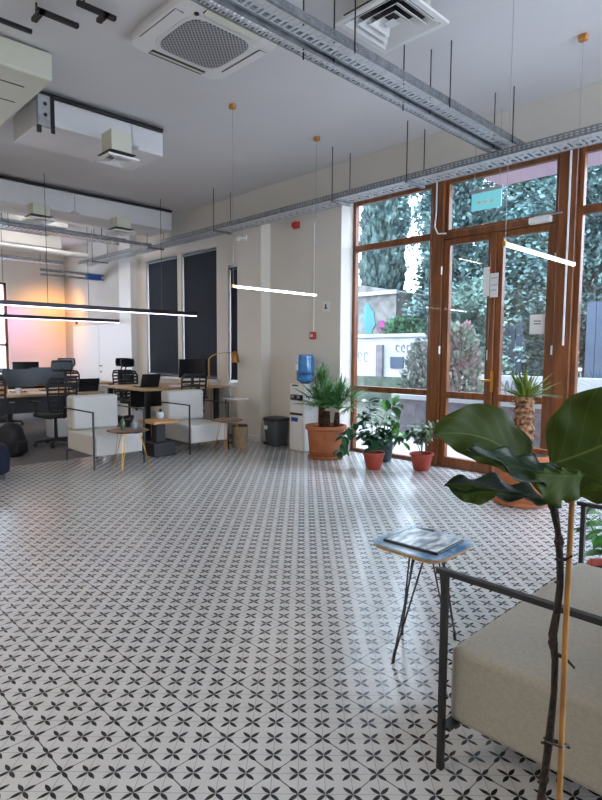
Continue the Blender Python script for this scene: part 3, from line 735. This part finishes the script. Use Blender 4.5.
# white tray table by the pillar
wt = thing('tray_table', 'thin white tray table with a black pole in front of the pillar', 'table', (-7.28,5.62,0))
MB().box(-.17,.17,-.15,.15,.70,.715).build('tabletop', M['white'], wt, bevel=.004); MB().tube([(-.14,-.08,.02),(-.14,-.08,.70)], .012).build('pole', M['dark'], wt); MB().lathe([(.14,0),(.14,.015),(.02,.02)], n=20).build('base', M['dark'], wt)
bottle(-7.38,5.60,.716,.18,.03,M['cglass'],'clear bottle on the white tray table by the pillar')
bk = thing('wicker_basket', 'tall beige woven basket standing beside the pillar', 'basket', (-6.83,5.36,0))
MB().lathe([(.105,0),(.115,.02),(.12,.33),(.112,.34),(.106,.33),(.10,.05)], n=24).build('woven_body', M['basket'], bk, smooth='auto'); MB().lathe([(.117,.33),(.122,.345),(.117,.352),(.110,.345)], n=24).build('rim', M['bark'], bk)
# brass lamp
lp = thing('floor_lamp', 'slim brass arc lamp leaning over behind the farther armchair', 'lamp', (-7.72,5.42,0))
MB().lathe([(.13,0),(.13,.02),(.02,.03)], n=24).build('base', M['brass'], lp)
MB().tube([(0,0,.02),(0,0,1.33)]+[(.10*(1-math.cos(a)),.30*(1-math.cos(a)),1.33+.12*math.sin(a)) for a in (.3,.6,.9,1.2,1.5)]+[(.13,.42,1.45)], .007).build('pole', M['oldbrass'], lp, smooth='auto')
MB().lathe([(.075,-.16),(.05,-.03),(.03,.02),(.015,.03)], n=18, c=(.13,.44,1.45)).build('lamp_shade', M['oldbrass'], lp)

# ------------------------------------------------------------------ desks
def desk(label, x0, x1, y0, y1, z, group='wooden office benches'):
    e = thing('office_desk', label, 'desk', ((x0+x1)/2,(y0+y1)/2,0), 0, group); hx, hy = (x1-x0)/2, (y1-y0)/2
    MB().box(-hx,hx,-hy,hy,z-.035,z).build('desktop', M['desk'], e, bevel=.005)
    for sx in (-1,1):
        for sy in (-1,1):
            MB().box(sx*(hx-.10)-.03,sx*(hx-.10)+.03,sy*(hy-.12)-.04,sy*(hy-.12)+.04,0,z-.036).build('leg', M['dark'], e)
    MB().box(-.02,.02,-hy+.16,hy-.16,z-.36,z-.036).build('modesty_panel', M['dark'], e)
    return e
desk('nearer office bench at the far left with an orange box on it', -10.8,-9.25,2.0,4.35,.78)
desk('office bench behind the armchairs reaching towards the pillar', -9.7,-8.2,4.50,6.10,.86)
desk('farthest office bench, before the white double door', -13.6,-12.1,3.6,6.0,.78)
def monitor(x, y, z, rz, label, w=.56, h_=.33, lift=.16):
    e = thing('monitor', label, 'monitor', (x,y,z), rz, 'monitors on the office desks')
    MB().box(-.016,.016,-w/2,w/2,lift,lift+h_).build('screen_shell', M['screen'], e, bevel=.006)
    MB().box(-.04,-.016,-.025,.025,.012,lift+.12).build('stand_neck', M['plastic'], e); MB().box(-.13,.06,-.11,.11,0,.012).build('stand_base', M['plastic'], e)
    return e
monitor(-9.95,3.20,.781,0,'dark monitor on the left bench, left of the near office chair',.50,.30,.08)
monitor(-10.1,3.72,.781,0,'dark monitor half hidden behind the near office chair',.56,.30,.10)
monitor(-8.75,5.80,.861,0,'large dark monitor in front of the middle blind, beside the brass lamp',.60,.33,.14)
monitor(-12.9,4.30,.781,0,'dark monitor on the farthest bench near the left window',.54,.33,.12)
def laptop(x, y, z, rz, label):
    e = thing('laptop', label, 'laptop', (x,y,z), rz, 'laptops on the desks')
    MB().box(-.12,.12,-.17,.17,0,.015).build('keyboard_base', M['plastic'], e); 
    MB().box(-.006,.006,-.17,.17,0,.22, Matrix.Translation((.12,0,.016)) @ Matrix.Rotation(.35,4,'Y')).build('screen', M['screen'], e)
laptop(-9.25+-.25,4.12,.781,0,'open dark laptop at the end of the left bench behind the armchair')
laptop(-8.75,4.85,.861,0,'open dark laptop on the bench near the middle')
tag(MB().box(-.09,.09,-.12,.12,0,.12).build('storage_box', M['orange'], loc=(-9.75,2.82,.781), bevel=.005), 'orange cardboard box on the left bench at the picture edge', 'box')
cu = thing('mug', 'white mug on the front edge of the left bench', 'mug', (-9.42,3.02,.781)); MB().lathe([(.036,0),(.04,.005),(.042,.10),(.038,.10),(.036,.01)], n=18).build('cup', M['white'], cu, smooth='auto'); MB().tube([(0,.04,.08),(0,.07,.07),(0,.07,.03),(0,.04,.02)], .006).build('handle', M['white'], cu)
for i, (x, y, r, t) in enumerate([(-9.50,3.33,0,'stack of papers beside the white mug on the left bench'), (-8.5,5.35,.2,'loose papers on the bench in front of the middle blind')]):
    tag(MB().box(-.10,.10,-.14,.14,0,.012+.01*i).build('paper_stack', M['paper'], loc=(x,y,.781 if i == 0 else .861)), t, 'papers')
tag(MB().box(-.20,.20,-.10,.10,0,.42).build('computer_tower', M['shoe'], loc=(-9.0,4.95,0), bevel=.01), 'pale computer tower standing under the bench behind the armchairs', 'computer')
tag(MB().box(-.20,.20,-.10,.10,0,.42).build('computer_tower', M['plastic'], loc=(-9.0,5.45,0), bevel=.01), 'black computer tower standing under the bench behind the armchairs', 'computer')
tag(MB().box(-.16,.16,-.22,.22,0,.32).build('drawer_unit', M['white'], loc=(-9.85,4.0-.15,0), bevel=.01), 'low white cabinet on the carpet under the left bench', 'cabinet')

# office chairs (face +Y locally, back at -Y)
def office_chair(label, loc, rz, head=True, k=1.0):
    e = thing('office_chair', label, 'chair', loc, rz, 'black mesh office chairs')
    b = MB()
    for i in range(5):
        a = 2*PI*i/5+.3; b.tube([(0,0,.10),(.30*math.cos(a),.30*math.sin(a),.075)], [.028,.018], n=8)
    bs = b.build('star_base', M['plastic'], e)
    for i in range(5):
        a = 2*PI*i/5+.3; x, y = .30*math.cos(a), .30*math.sin(a)
        MB().tube([(x-.018,y,.03),(x+.018,y,.03)], .03, n=12).build('caster', M['plastic'], bs)
    MB().tube([(0,0,.09),(0,0,.44)], [.028,.022], n=12).build('gas_column', M['plastic'], e)
    s = MB(); s.box(-.24,.24,-.22,.25,.44,.51); s.build('seat', M['mesh'], e, bevel=.03, seg=3)
    # bowed slatted back
    f = MB()
    def bp(u, z): return (u, -.25-.10*(z-.5)+.05*(u/.24)**2, z)
    zt = 1.06*k
    for sx in (-1,1):
        f.tube([bp(sx*.19,.55), bp(sx*.225,.75), bp(sx*.235,zt-.08), bp(sx*.20,zt)], .016, n=8)
    f.tube([bp(u,zt) for u in (-.2,-.1,0,.1,.2)], .018, n=8); f.tube([bp(u,.55) for u in (-.19,-.1,0,.1,.19)], .016, n=8)
    for u in (-.08,.08): f.tube([bp(u,.55), bp(u,zt)], .010, n=6)
    bf = f.build('backrest', M['plastic'], e, smooth='auto')
    sl_ = MB(); n = 7
    for i in range(n):
        z = .60+(zt-.66)*i/(n-1)
        for a, c_ in zip((-.22,-.11,0,.11),(-.11,0,.11,.22)):
            p, q = bp(a,z), bp(c_,z); sl_.face([p, q, (q[0],q[1],q[2]+.035), (p[0],p[1],p[2]+.035)])
    sl_.build('mesh_slats', M['mesh'], bf, solid=.004)
    MB().tube([(0,-.05,.46),(0,-.27,.46),(0,-.32,.62),(0,-.34,.90)], .024, n=8).build('back_spine', M['plastic'], e)
    for sx in (-1,1):
        MB().tube([(sx*.25,-.02,.47),(sx*.30,-.02,.48),(sx*.31,-.02,.68)], .015, n=8).box(sx*.31-.035,sx*.31+.035,-.14,.12,.68,.71).build('armrest', M['plastic'], e)
    if head:
        h_ = MB(); 
        for z0 in (0, .14): h_.tube([(-.15,-.25,1.17+z0),(-.08,-.27,1.165+z0*1.05),(.08,-.27,1.165+z0*1.05),(.15,-.25,1.17+z0)], .013, n=8)
        for sx in (-1,1): h_.tube([(sx*.15,-.25,1.17),(sx*.16,-.25,1.24),(sx*.15,-.25,1.31)], .013, n=8)
        hr = h_.build('headrest', M['plastic'], e, smooth='auto')
        g = MB()
        for i in range(5): g.face([(-.15,-.252,1.175+.027*i),(.15,-.252,1.175+.027*i),(.15,-.252,1.195+.027*i),(-.15,-.252,1.195+.027*i)])
        g.face([(-.15,-.256,1.17),(.15,-.256,1.17),(.15,-.256,1.31),(-.15,-.256,1.31)])
        g.build('headrest_mesh', M['screen'] , hr)
        MB().tube([(0,-.335,.90),(0,-.35,1.05),(0,-.275,1.20)], .014, n=8).build('headrest_post', M['plastic'], e)
    return e
FACE = PI/2     # facing -X
ocA = office_chair('black mesh office chair nearest the camera, behind the left armchair', (-8.90,3.38,0), FACE+.1)
dup(ocA, (-11.25,4.55,0), -PI/2-.25, 'black office chair with a tilted headrest, just right of the nearest one')
dup(ocA, (-10.35,5.52,0), -PI/2+.2, 'black office chair with headrest, below the left blind')
dup(ocA, (-10.15,6.15-.45-.0,0), -PI/2, 'black office chair with headrest, between the left and middle blinds').location = (-11.05,5.75-.02,0)
ocE = office_chair('black office chair without headrest under the large monitor', (-8.10,5.22,0), FACE, head=False, k=1.03)
dup(ocE, (-8.95,2.45,0), FACE-.3, 'black office chair cut off by the left picture edge')
dup(ocE, (-11.9,3.55,0), -PI/2, 'black office chair beyond the left bench near the window')

# backpack
bg = thing('backpack', 'black backpack standing on the carpet at the left', 'bag', (-8.42,2.58,0), .5)
MB().lathe([(.13,0),(.165,.05),(.17,.22),(.14,.38),(.07,.45),(.02,.46)], n=20, sq=3).build('bag_body', M['bag'], bg, smooth='auto')
MB().box(.12,.20,-.11,.11,.04,.22).build('front_pocket', M['bag'], bg, bevel=.03); MB().tube([(0,-.04,.44),(0,-.04,.50),(0,.04,.50),(0,.04,.44)], .01).build('handle', M['bag'], bg)
# navy seat at the edge
nv = thing('ottoman', 'dark navy rounded seat cut off by the left picture edge', 'seat', (-7.10,1.84,0))
MB().lathe([(.24,.06),(.27,.09),(.28,.30),(.25,.38),(.18,.41)], n=32, sq=4).build('cushion', M['navy'], nv, smooth='auto'); MB().box(-.2,.2,-.2,.2,0,.07).build('base', M['dark'], nv)

# ------------------------------------------------------------------ water cooler and bin
wc = thing('water_cooler', 'white floor-standing water cooler with a blue bottle on top', 'water cooler', (-6.02,5.96,0))
MB().box(-.16,.16,-.17,.16,0,1.0).build('cabinet', M['white'], wc, bevel=.02)
MB().box(-.145,.145,-.178,-.168,.04,.50).build('lower_door', M['white'], wc, bevel=.006)
MB().box(-.125,.125,-.186,-.168,.76,.84).build('tap_recess', M['dark'], wc); MB().box(-.12,.12,-.20,-.168,.54,.57).build('drip_tray', M['dark'], wc)
for x in (-.06,.06): MB().box(x-.014,x+.014,-.215,-.186,.79,.83).build('tap', M['duct_end'], wc)
MB().box(-.11,.03,-.182,-.177,.44,.50).build('blue_label', M['blue'], wc)
MB().box(-.1,.02,-.175,-.165,.965,.985).build('control_strip', M['dark'], wc)
wb = MB().lathe([(.06,0),(.125,.05),(.13,.08),(.126,.12),(.13,.16),(.13,.33),(.125,.35),(.13,.37),(.125,.41),(.10,.43)], n=28, c=(0,0,1.0)).build('water_bottle', M['water'], wc, smooth='auto')
MB().lathe([(.045,0),(.045,.006)], n=20).build('bottle_label', M['white'], wb).matrix_local = Matrix.Translation((-.06,-.118,1.24)) @ Matrix.Rotation(PI/2+.0,4,'X')
MB().lathe([(.13,.125),(.1315,.128),(.1315,.155),(.13,.158)], n=28, c=(0,0,1.0)).build('label_band', M['blue'], wb)
bn = thing('waste_bin', 'grey plastic bin with a black lid standing left of the water cooler', 'bin', (-6.62,5.92,0))
MB().lathe([(.115,0),(.13,.01),(.16,.40)], n=32, sq=5).build('bin_body', M['binm'], bn, smooth='auto'); MB().lathe([(.17,.40),(.175,.41),(.17,.44),(.12,.455)], n=32, sq=5).build('lid', M['dark'], bn, smooth='auto')
MB().box(-.10,-.03,-.168,-.160,.26,.32).build('label', M['paper'], bn, ); MB().box(-.11,-.05,-.165,-.13,.02,.06).build('pedal', M['dark'], bn)

# ------------------------------------------------------------------ plants
def pot(label, x, y, r, h_, m, name='potted_plant', cat='plant', saucer=None, bands=True, group=None, rb=.72):
    e = thing(name, label, cat, (x,y,0), 0, group); z0 = .0
    if saucer: MB().lathe([(r*rb*.95,0),(r*rb*1.16,.01),(r*rb*1.18,.045),(r*rb*1.05,.045),(r*rb*.98,.02)], n=36).build('saucer', m, e, smooth='auto'); z0 = .021
    prof = [(r*rb*.9,z0),(r*rb,z0+.015)]
    if bands: prof += [(r*(rb+.06),h_*.22),(r*(rb+.085),h_*.23),(r*(rb+.085),h_*.25),(r*(rb+.07),h_*.26)]
    prof += [(r*.90,h_*.80),(r*.90,h_*.86),(r*1.0,h_*.88),(r*1.02,h_*.93),(r,h_),(r*.90,h_),(r*.86,h_-.05)]
    MB().lathe(prof, n=40).build('pot', m, e, smooth='auto')
    MB().lathe([(r*.84,h_-.05),(r*.80,h_-.04)], n=24).build('soil', M['soil'], e)
    return e
def blade(b, p, d, L_, w, droop, n=5, fold=.25, rnd=None):
    """narrow leaf strip starting at p, heading d, drooping"""
    p = Vector(p); d = Vector(d).normalized(); s = d.cross(Vector((0,0,1)))
    if s.length < .05: s = Vector((1,0,0))
    s.normalize(); rows = []
    for i in range(n+1):
        t = i/n; ww = w*(math.sin(PI*min(1,.12+t*.88))**.7)
        up = s.cross(d).normalized()
        rows.append((p-s*ww+up*ww*fold, p.copy(), p+s*ww+up*ww*fold))
        d = (d+Vector((0,0,-droop/n))).normalized(); p = p+d*(L_/n)
    for a, c_ in zip(rows, rows[1:]):
        b.face([a[0],a[1],c_[1],c_[0]]); b.face([a[1],a[2],c_[2],c_[1]])
def oval(b, p, d, L_, w, rnd, droop=.5, fold=.2, roll=0, n=6):
    p = Vector(p); d = Vector(d).normalized(); s = d.cross(Vector((0,0,1)))
    if s.length < .05: s = Vector((1,0,0))
    s = Matrix.Rotation(roll,3,d) @ s.normalized(); rows = []
    for i in range(n+1):
        t = i/n; ww = w*(math.sin(PI*(.03+.94*t))**.75)
        up = s.cross(d).normalized(); rows.append((p-s*ww+up*ww*fold, p.copy(), p+s*ww+up*ww*fold))
        d = (d+Vector((0,0,-droop/n))).normalized(); p = p+d*(L_/n)
    for a, c_ in zip(rows, rows[1:]):
        b.face([a[0],a[1],c_[1],c_[0]]); b.face([a[1],a[2],c_[2],c_[1]])
def fan_leaf(par, base, d, plen, R_, m, rnd, n=16):
    """petiole with a fan of narrow blades"""
    base = Vector(base); d = Vector(d).normalized()
    q = base+d*plen+Vector((0,0,-.0))
    st_ = MB().tube([base, (base+q)/2+Vector((0,0,.02)), q], .006, n=6).build('leaf_stalk', M['leafl'], par)
    s = d.cross(Vector((0,0,1))).normalized() if abs(d.z) < .97 else Vector((1,0,0))
    s = Matrix.Rotation(rnd.uniform(-.5,.5),3,d) @ s
    b = MB()
    for i in range(n):
        a = (i/(n-1)-.5)*3.3; dd = d*math.cos(a)+s*math.sin(a)+Vector((0,0,.08))
        blade(b, q, dd, R_*(1-.22*abs(a)/1.65)*rnd.uniform(.92,1.05), .011, .35, 4)
    b.build('fan_leaf', m, par)
rnd = random.Random(8)
# big terracotta pot with fan palms
P1 = pot('large terracotta pot of spiky fan palms beside the water cooler', -5.36, 5.72, .285, .46, M['terra'], saucer=True, rb=.74)
for (x, y, hh, r) in ((-.09,.02,.72,.055),(.05,-.04,.66,.05),(.13,.06,.64,.045)):
    MB().tube([(x,y,.40),(x*1.1,y,.5),(x*1.2,y,hh)], [r*.8,r,r*.75], n=10).build('trunk', M['bark'], P1, smooth='auto')
for (cx_, cy_, cz_, n_, R_, up) in ((-.11,.02,.72,14,.25,.15),(.07,-.04,.70,18,.30,.1),(.17,.07,.68,15,.30,.1)):
    for i in range(n_):
        a = 2.4*i+rnd.uniform(-.3,.3); el = rnd.uniform(-.1,1.35)
        fan_leaf(P1, (cx_,cy_,cz_), (math.cos(a)*math.cos(el), math.sin(a)*math.cos(el), math.sin(el)+up), rnd.uniform(.14,.26), R_, M['palm'], rnd, 13)
for i in range(7):   # the upright folded crown
    a = 2.4*i; fan_leaf(P1, (-.12,.02,.94), (math.cos(a)*.2, math.sin(a)*.2, 1), rnd.uniform(.12,.22), .20, M['palm'], rnd, 12)
# leaning strappy plant behind the pots
P0 = pot('dark green plastic pot with drooping broad leaves behind the red pots', -4.68, 6.13, .15, .26, M['blkpot'], bands=False, rb=.75)
for k in range(5):
    a = 1.3*k; x, y = .06*math.cos(a), .06*math.sin(a)
    MB().tube([(x*.5,y*.5,.2),(x*2.2,y*1.0,.50),(x*4,y*1.2,.66)], [.010,.008,.005], n=6).build('stem', M['leafl'], P0)
b = MB()
for k in range(26):
    a = rnd.uniform(0,2*PI); rr = rnd.uniform(.02,.18)
    oval(b, (rr*math.cos(a),rr*.5*math.sin(a)-.02,rnd.uniform(.30,.66)), (math.cos(a),math.sin(a)*.4-.2,rnd.uniform(-.2,.5)), rnd.uniform(.12,.18), .035, rnd, 1.2)
b.build('foliage', M['leafd'], P0)
def leafy(e, twigs, m, n, L_, w, seed, droop=.8, stem='leafl'):
    rnd = random.Random(seed); lv = MB(); sm = MB()
    for tw in twigs:
        P = [Vector(p) for p in tw]; sm.tube(P, [.005-.003*i/(len(P)-1) for i in range(len(P))], n=6)
        for k in range(n):
            t = .25+.75*(k+rnd.random()*.6)/n; f = t*(len(P)-1); i = min(int(f), len(P)-2); q = P[i].lerp(P[i+1], min(1,f-i))
            ax = (P[i+1]-P[i]).normalized(); a = rnd.uniform(0,2*PI)
            s = ax.cross(Vector((.3,.4,.8))).normalized(); dd = Matrix.Rotation(a,3,ax) @ s + ax*.5
            oval(lv, q, dd, L_*rnd.uniform(.7,1.2), w*rnd.uniform(.8,1.1), rnd, droop, .15, rnd.uniform(-.4,.4))
    sm.build('stem', M[stem], e); lv.build('foliage', m, e)
P2 = pot('red pot with a sprawling broad-leaved plant, left of the two red pots', -4.42, 5.60, .142, .215, M['redpot'], bands=False, rb=.68)
# local axes: image right is about (+.7,+.7)
leafy(P2, [[(0,0,.18),(-.02,.0,.42),(-.05,-.03,.72),(-.06,-.03,.88)], [(0,0,.18),(-.12,-.10,.42),(-.24,-.18,.52),(-.30,-.26,.36),(-.32,-.28,.20)],
           [(.01,0,.18),(.08,.05,.36),(.16,.10,.50)], [(0,0,.18),(-.06,.04,.32),(-.16,.0,.44)], [(0,0,.18),(.04,-.06,.34),(.02,-.14,.46)], [(0,.02,.18),(-.10,-.02,.5),(-.14,-.06,.70)]], M['leafd'], 20, .15, .048, 5)
leafy(P2, [[(.02,0,.18),(.06,.05,.55),(.10,.10,.72),(.16,.18,.80),(.22,.24,.82)], [(.02,0,.2),(.04,.04,.5),(.10,.08,.62),(.2,.16,.6),(.26,.2,.45),(.28,.22,.34)]], M['leafl'], 12, .17, .048, 6)
P3 = pot('red pot with a bushy pale-edged plant, right of the two red pots', -3.97, 5.99, .148, .215, M['redpot'], bands=False, rb=.68)
leafy(P3, [[(0,0,.18),(.0,.0,.36),(.05*math.cos(a)*2,.05*math.sin(a)*1.5,.50),(.17*math.cos(a),.13*math.sin(a),.50+.06*math.sin(a*3))] for a in [i*.75 for i in range(9)]]+[[(0,0,.2),(.02,0,.45),(.03,.0,.62)]], M['leafv'], 12, .11, .024, 9)
leafy(P3, [[(0,0,.18),(-.06,-.05,.40),(-.16,-.15,.46),(-.26,-.22,.38)], [(0,0,.2),(-.03,.0,.45),(-.1,-.08,.56)]], M['leafd'], 10, .12, .026, 10)
# big terracotta pot with cycad by the right door leaf
P4 = pot('large terracotta pot with a shaggy yellow-green cycad near the right door leaf', -2.42, 5.40, .32, .50, M['terra'], saucer=True, rb=.72)
tk = MB(); prof = []
for i in range(15): z = .42+.62*i/14; prof.append((.085+.022*(i % 2)-.012*abs(i-7)/7, z))
tk.lathe(prof, n=14).build('trunk', M['bark2'], P4)
fb_ = MB()
for k in range(120):
    a = rnd.uniform(0,2*PI); z = rnd.uniform(.48,1.03); blade(fb_, (.085*math.cos(a),.085*math.sin(a),z), (math.cos(a)*.7,math.sin(a)*.7,.8), rnd.uniform(.05,.10), .013, .9, 3)
fb_.build('trunk_scales', M['bark2'], P4, kind='stuff')
b = MB()
for k in range(30):
    a = 2.4*k; el = .45+.95*rnd.random(); blade(b, (.03*math.cos(a),.03*math.sin(a),1.02), (math.cos(a)*math.cos(el),math.sin(a)*math.cos(el),math.sin(el)), rnd.uniform(.22,.36), .022, .25, 5, .4)
b.build('leaf_blades', M['palm2'], P4)
b = MB()
for k in range(6):
    a = -.2+k*.35; blade(b, (.03,.03,1.03), (math.cos(a),math.sin(a),.35), .34, .010, .5, 5, .3)
b.build('dark_leaf_blades', M['palm'], P4)
# small leafy plant beyond the sofa at the right edge
P5 = pot('green leafy plant in a small pot beyond the sofa at the right edge', -1.06, 3.62, .13, .20, M['redpot'], bands=False)
leafy(P5, [[(0,0,.16),(.08*math.cos(a),.08*math.sin(a),.36),(.17*math.cos(a),.17*math.sin(a),.50)] for a in [i*.8 for i in range(8)]], M['leafl'], 6, .12, .035, 15)

# fiddle-leaf fig in the foreground.  Local frame: x to the viewer's right, y away, z up
FG = thing('fiddle_leaf_fig', 'tall fiddle-leaf fig with big dark leaves in the right foreground', 'plant', (0,0,0), W)
FG.location = (.45*math.cos(W)-.95*math.sin(W), .45*math.sin(W)+.95*math.cos(W), 0)
ox, oy = .45, .95
MB().lathe([(.11,0),(.12,.01),(.145,.28),(.155,.285),(.155,.31),(.14,.31),(.135,.27)], n=36).build('pot', M['terra'], FG, smooth='auto')
MB().lathe([(.133,.27),(.12,.275)], n=24).build('soil', M['soil'], FG)
def lp_(pts): return [(p[0]-ox, p[1]-oy, p[2]) for p in pts]
stem_pts = [(.44,.95,.27),(.428,.95,.60),(.432,.95,.663),(.436,.95,.70),(.442,.95,.772),(.447,.95,.86),(.446,.95,.919),(.440,.95,.965),(.446,.95,1.009),(.449,.95,1.055),(.447,.95,1.098),(.441,.95,1.15),(.433,.95,1.186),(.424,.955,1.205),(.425,.965,1.24)]
sm = MB().tube(lp_(stem_pts), [k*.68 for k in (.011,.010,.010,.009,.0105,.008,.0085,.011,.009,.0085,.009,.0075,.010,.008,.005)], n=10)
for (x, z, dx, dz) in ((.446,.93,.030,-.020),(.440,.768,-.016,.006),(.444,.772,.030,-.008),(.448,1.06,-.012,.003),(.447,1.10,-.012,.004),(.435,.70,-.014,0),(.449,1.10,.014,.01)):
    sm.tube(lp_([(x,.95,z),(x+dx*.5,.945,z+dz*.2),(x+dx,.94,z+dz)]), [.004,.003,.002], n=6)
for z, x in ((.70,.436),(.95,.441),(.772,.442),(1.13,.444)): sm.lathe([(.005,-.012),(.0088,0),(.005,.012)], n=10, c=(x-ox,0,z))
sm.build('stem', M['stem'], FG, smooth='auto')
MB().tube(lp_([(.452,.925,.26),(.455,.93,.663),(.457,.94,.992),(.463,.95,1.20),(.464,.955,1.23)]), [.0048]*5, n=10).build('cane_stake', M['cane'], FG, smooth='auto')
MB().tube(lp_([(.434,.945,.773),(.452,.925,.776),(.470,.94,.770),(.452,.955,.768),(.434,.955,.772)]), .002, n=5).build('tie', M['dark'], FG)
def big_leaf(name, base, mid, tip, side, wl, wr, m, fold=.15, wave=.008, seed=0, fiddle=.35):
    A, B_, T_ = Vector(base), Vector(mid), Vector(tip); S = Vector(side).normalized(); b = MB(); nu, nv = 26, 14; G = []
    for i in range(nu+1):
        t = i/nu; c_ = A*(1-t)**2+B_*2*t*(1-t)+T_*t*t; tg = ((B_-A)*(1-t)+(T_-B_)*t).normalized()
        s = (S-tg*S.dot(tg)).normalized(); nn = tg.cross(s)
        prof_ = (math.sin(PI*min(1,t)**.80)**.62)*(1-fiddle*math.exp(-((t-.30)/.16)**2))
        row = []
        for j in range(nv+1):
            v = j/nv*2-1; w = (wl if v < 0 else wr)*prof_
            edge = wave*abs(v)**2*math.sin(t*19+seed+v*1.3)
            p = c_+s*(v*w)+nn*(fold*abs(v)**1.3*w+edge+.0025*math.sin((t*6-abs(v)*2.1)*2*PI)*(1-abs(v))*2*abs(v))
            row.append((p-Vector((ox,oy,0)), (t, j/nv)))
        G.append(row)
    for i in range(nu):
        for j in range(nv):
            q = [G[i][j],G[i][j+1],G[i+1][j+1],G[i+1][j]]
            b.face([x[0] for x in q], [x[1] for x in q])
    me = b.build(name, m, FG, solid=.0008)
    bm = bmesh.new(); bm.from_mesh(me.data); bmesh.ops.remove_doubles(bm, verts=bm.verts, dist=1e-5)
    for f in bm.faces: f.smooth = True
    bm.to_mesh(me.data); bm.free()
    MB().tube([(A-Vector((ox,oy,0))), (A.lerp(Vector((.425,.955,1.21)),.6)-Vector((ox,oy,0))), Vector((.428-ox,0,1.20))], .0024, n=6).build('leaf_stalk', M['stalk'], FG)
    return me
# upright leaf at the left, underside towards us
big_leaf('leaf', (.405,1.0,1.245), (.335,.98,1.325), (.226,.95,1.315), (.25,.15,1), .045, .064, M['fig'], fold=.18, seed=1, fiddle=.15)
# big leaf at the right
big_leaf('leaf', (.432,.97,1.262), (.50,.96,1.28), (.66,.93,1.385), (-.5,.1,1), .080, .100, M['fig'], fold=-.12, seed=2, fiddle=.10)
# dark leaf reaching forward-left, seen nearly edge-on from above
big_leaf('leaf', (.425,.93,1.258), (.355,.86,1.262), (.240,.80,1.318), (.28,-.5,-.52), .030, .040, M['figd'], fold=.2, seed=3, fiddle=.15)
# small leaf curling down at the centre
big_leaf('leaf', (.455,.90,1.258), (.40,.86,1.262), (.345,.83,1.275), (.15,.35,-1), .012, .050, M['fig'], fold=.15, seed=4, fiddle=.1)
# low leaf reaching left, edge-on
big_leaf('leaf', (.425,.95,1.20), (.335,.90,1.235), (.222,.86,1.250), (.35,-.8,-.42), .030, .034, M['figd'], fold=.25, seed=5, fiddle=.2)
big_leaf('leaf', (.300,.855,1.240), (.262,.86,1.236), (.228,.86,1.250), (.1,.1,-1), .010, .020, M['fig'], fold=.1, seed=7, fiddle=0, wave=.003)
# low leaf going right below the big one
big_leaf('leaf', (.440,.94,1.215), (.49,.90,1.235), (.60,.88,1.25), (-.2,-.9,-.2), .03, .03, M['fig'], fold=.15, seed=6, fiddle=.2)

# ------------------------------------------------------------------ lights
w = bpy.data.worlds.new('World'); bpy.context.scene.world = w; w.use_nodes = True
N = w.node_tree.nodes; L = w.node_tree.links; bgn = N['Background']
tc = N.new('ShaderNodeTexCoord'); nz = N.new('ShaderNodeTexNoise'); nz.inputs['Scale'].default_value = 2.2; nz.inputs['Detail'].default_value = 5
mx = N.new('ShaderNodeMix'); mx.data_type = 'RGBA'; mx.inputs[6].default_value = (.62,.76,.98,1); mx.inputs[7].default_value = (.90,.95,1.0,1)
L.new(tc.outputs['Generated'], nz.inputs['Vector']); L.new(nz.outputs[0], mx.inputs[0]); L.new(mx.outputs[2], bgn.inputs[0]); bgn.inputs[1].default_value = 6.2
def area(name, loc, rot, sx, sy, power, col):
    l = bpy.data.lights.new(name, 'AREA'); l.shape = 'RECTANGLE'; l.size = sx; l.size_y = sy; l.energy = power; l.color = col
    o = bpy.data.objects.new(name, l); C.objects.link(o); o.location = loc; o.rotation_euler = rot; return o
# fill lights added under the ceiling, behind the camera and over the desks
k = 0
for x, y, p, col in ((-2.5,-1.8,60,(1,.90,.74)), (-7.5,-1.8,60,(1,.86,.68)), (-12,1.0,80,(1,.88,.74)), (-11,4.0,25,(1,.9,.78))):
    area('ceiling_fill_light', (x,y,CEIL-.08), (0,0,0), 1.6, 1.2, p, col)
def spot(name, loc, target, power, col, ang, blend=1):
    l = bpy.data.lights.new(name, 'SPOT'); l.energy = power; l.color = col; l.spot_size = ang; l.spot_blend = blend; l.shadow_soft_size = .15
    o = bpy.data.objects.new(name, l); C.objects.link(o); o.location = loc; o.rotation_euler = (Vector(target)-Vector(loc)).to_track_quat('-Z','Y').to_euler()
spot('wall_washer', (-13.9,5.6,3.2), (-15.3,5.7,1.6), 120, (1,.42,.07), 1.9)
spot('wall_washer', (-14.4,4.9,3.0), (-15.3,4.95,1.4), 55, (.45,.22,1), 1.6)

sn = bpy.data.lights.new('daylight', 'SUN'); sn.energy = 4.5; sn.color = (.80,.90,1); sn.angle = math.radians(35)
so = bpy.data.objects.new('daylight', sn); C.objects.link(so); so.rotation_euler = Vector((.25,-1,-1.35)).to_track_quat('-Z','Y').to_euler()
# ------------------------------------------------------------------ camera
cam = bpy.data.cameras.new('Camera'); co = bpy.data.objects.new('Camera', cam); C.objects.link(co)
cam.sensor_fit = 'HORIZONTAL'; cam.sensor_width = 36; cam.lens = 36*567.6/602; cam.clip_start = .02; cam.clip_end = 300
co.matrix_world = Matrix.Translation((0,0,H)) @ Matrix.Rotation(W,4,'Z') @ Matrix.Rotation(PI/2-.0823,4,'X') @ Matrix.Rotation(.006,4,'Z')
S = bpy.context.scene; S.camera = co
S.view_settings.view_transform = 'Standard'; S.view_settings.look = 'None'; S.view_settings.gamma = 1
S.view_settings.use_curve_mapping = False
S.view_settings.exposure = 0.72
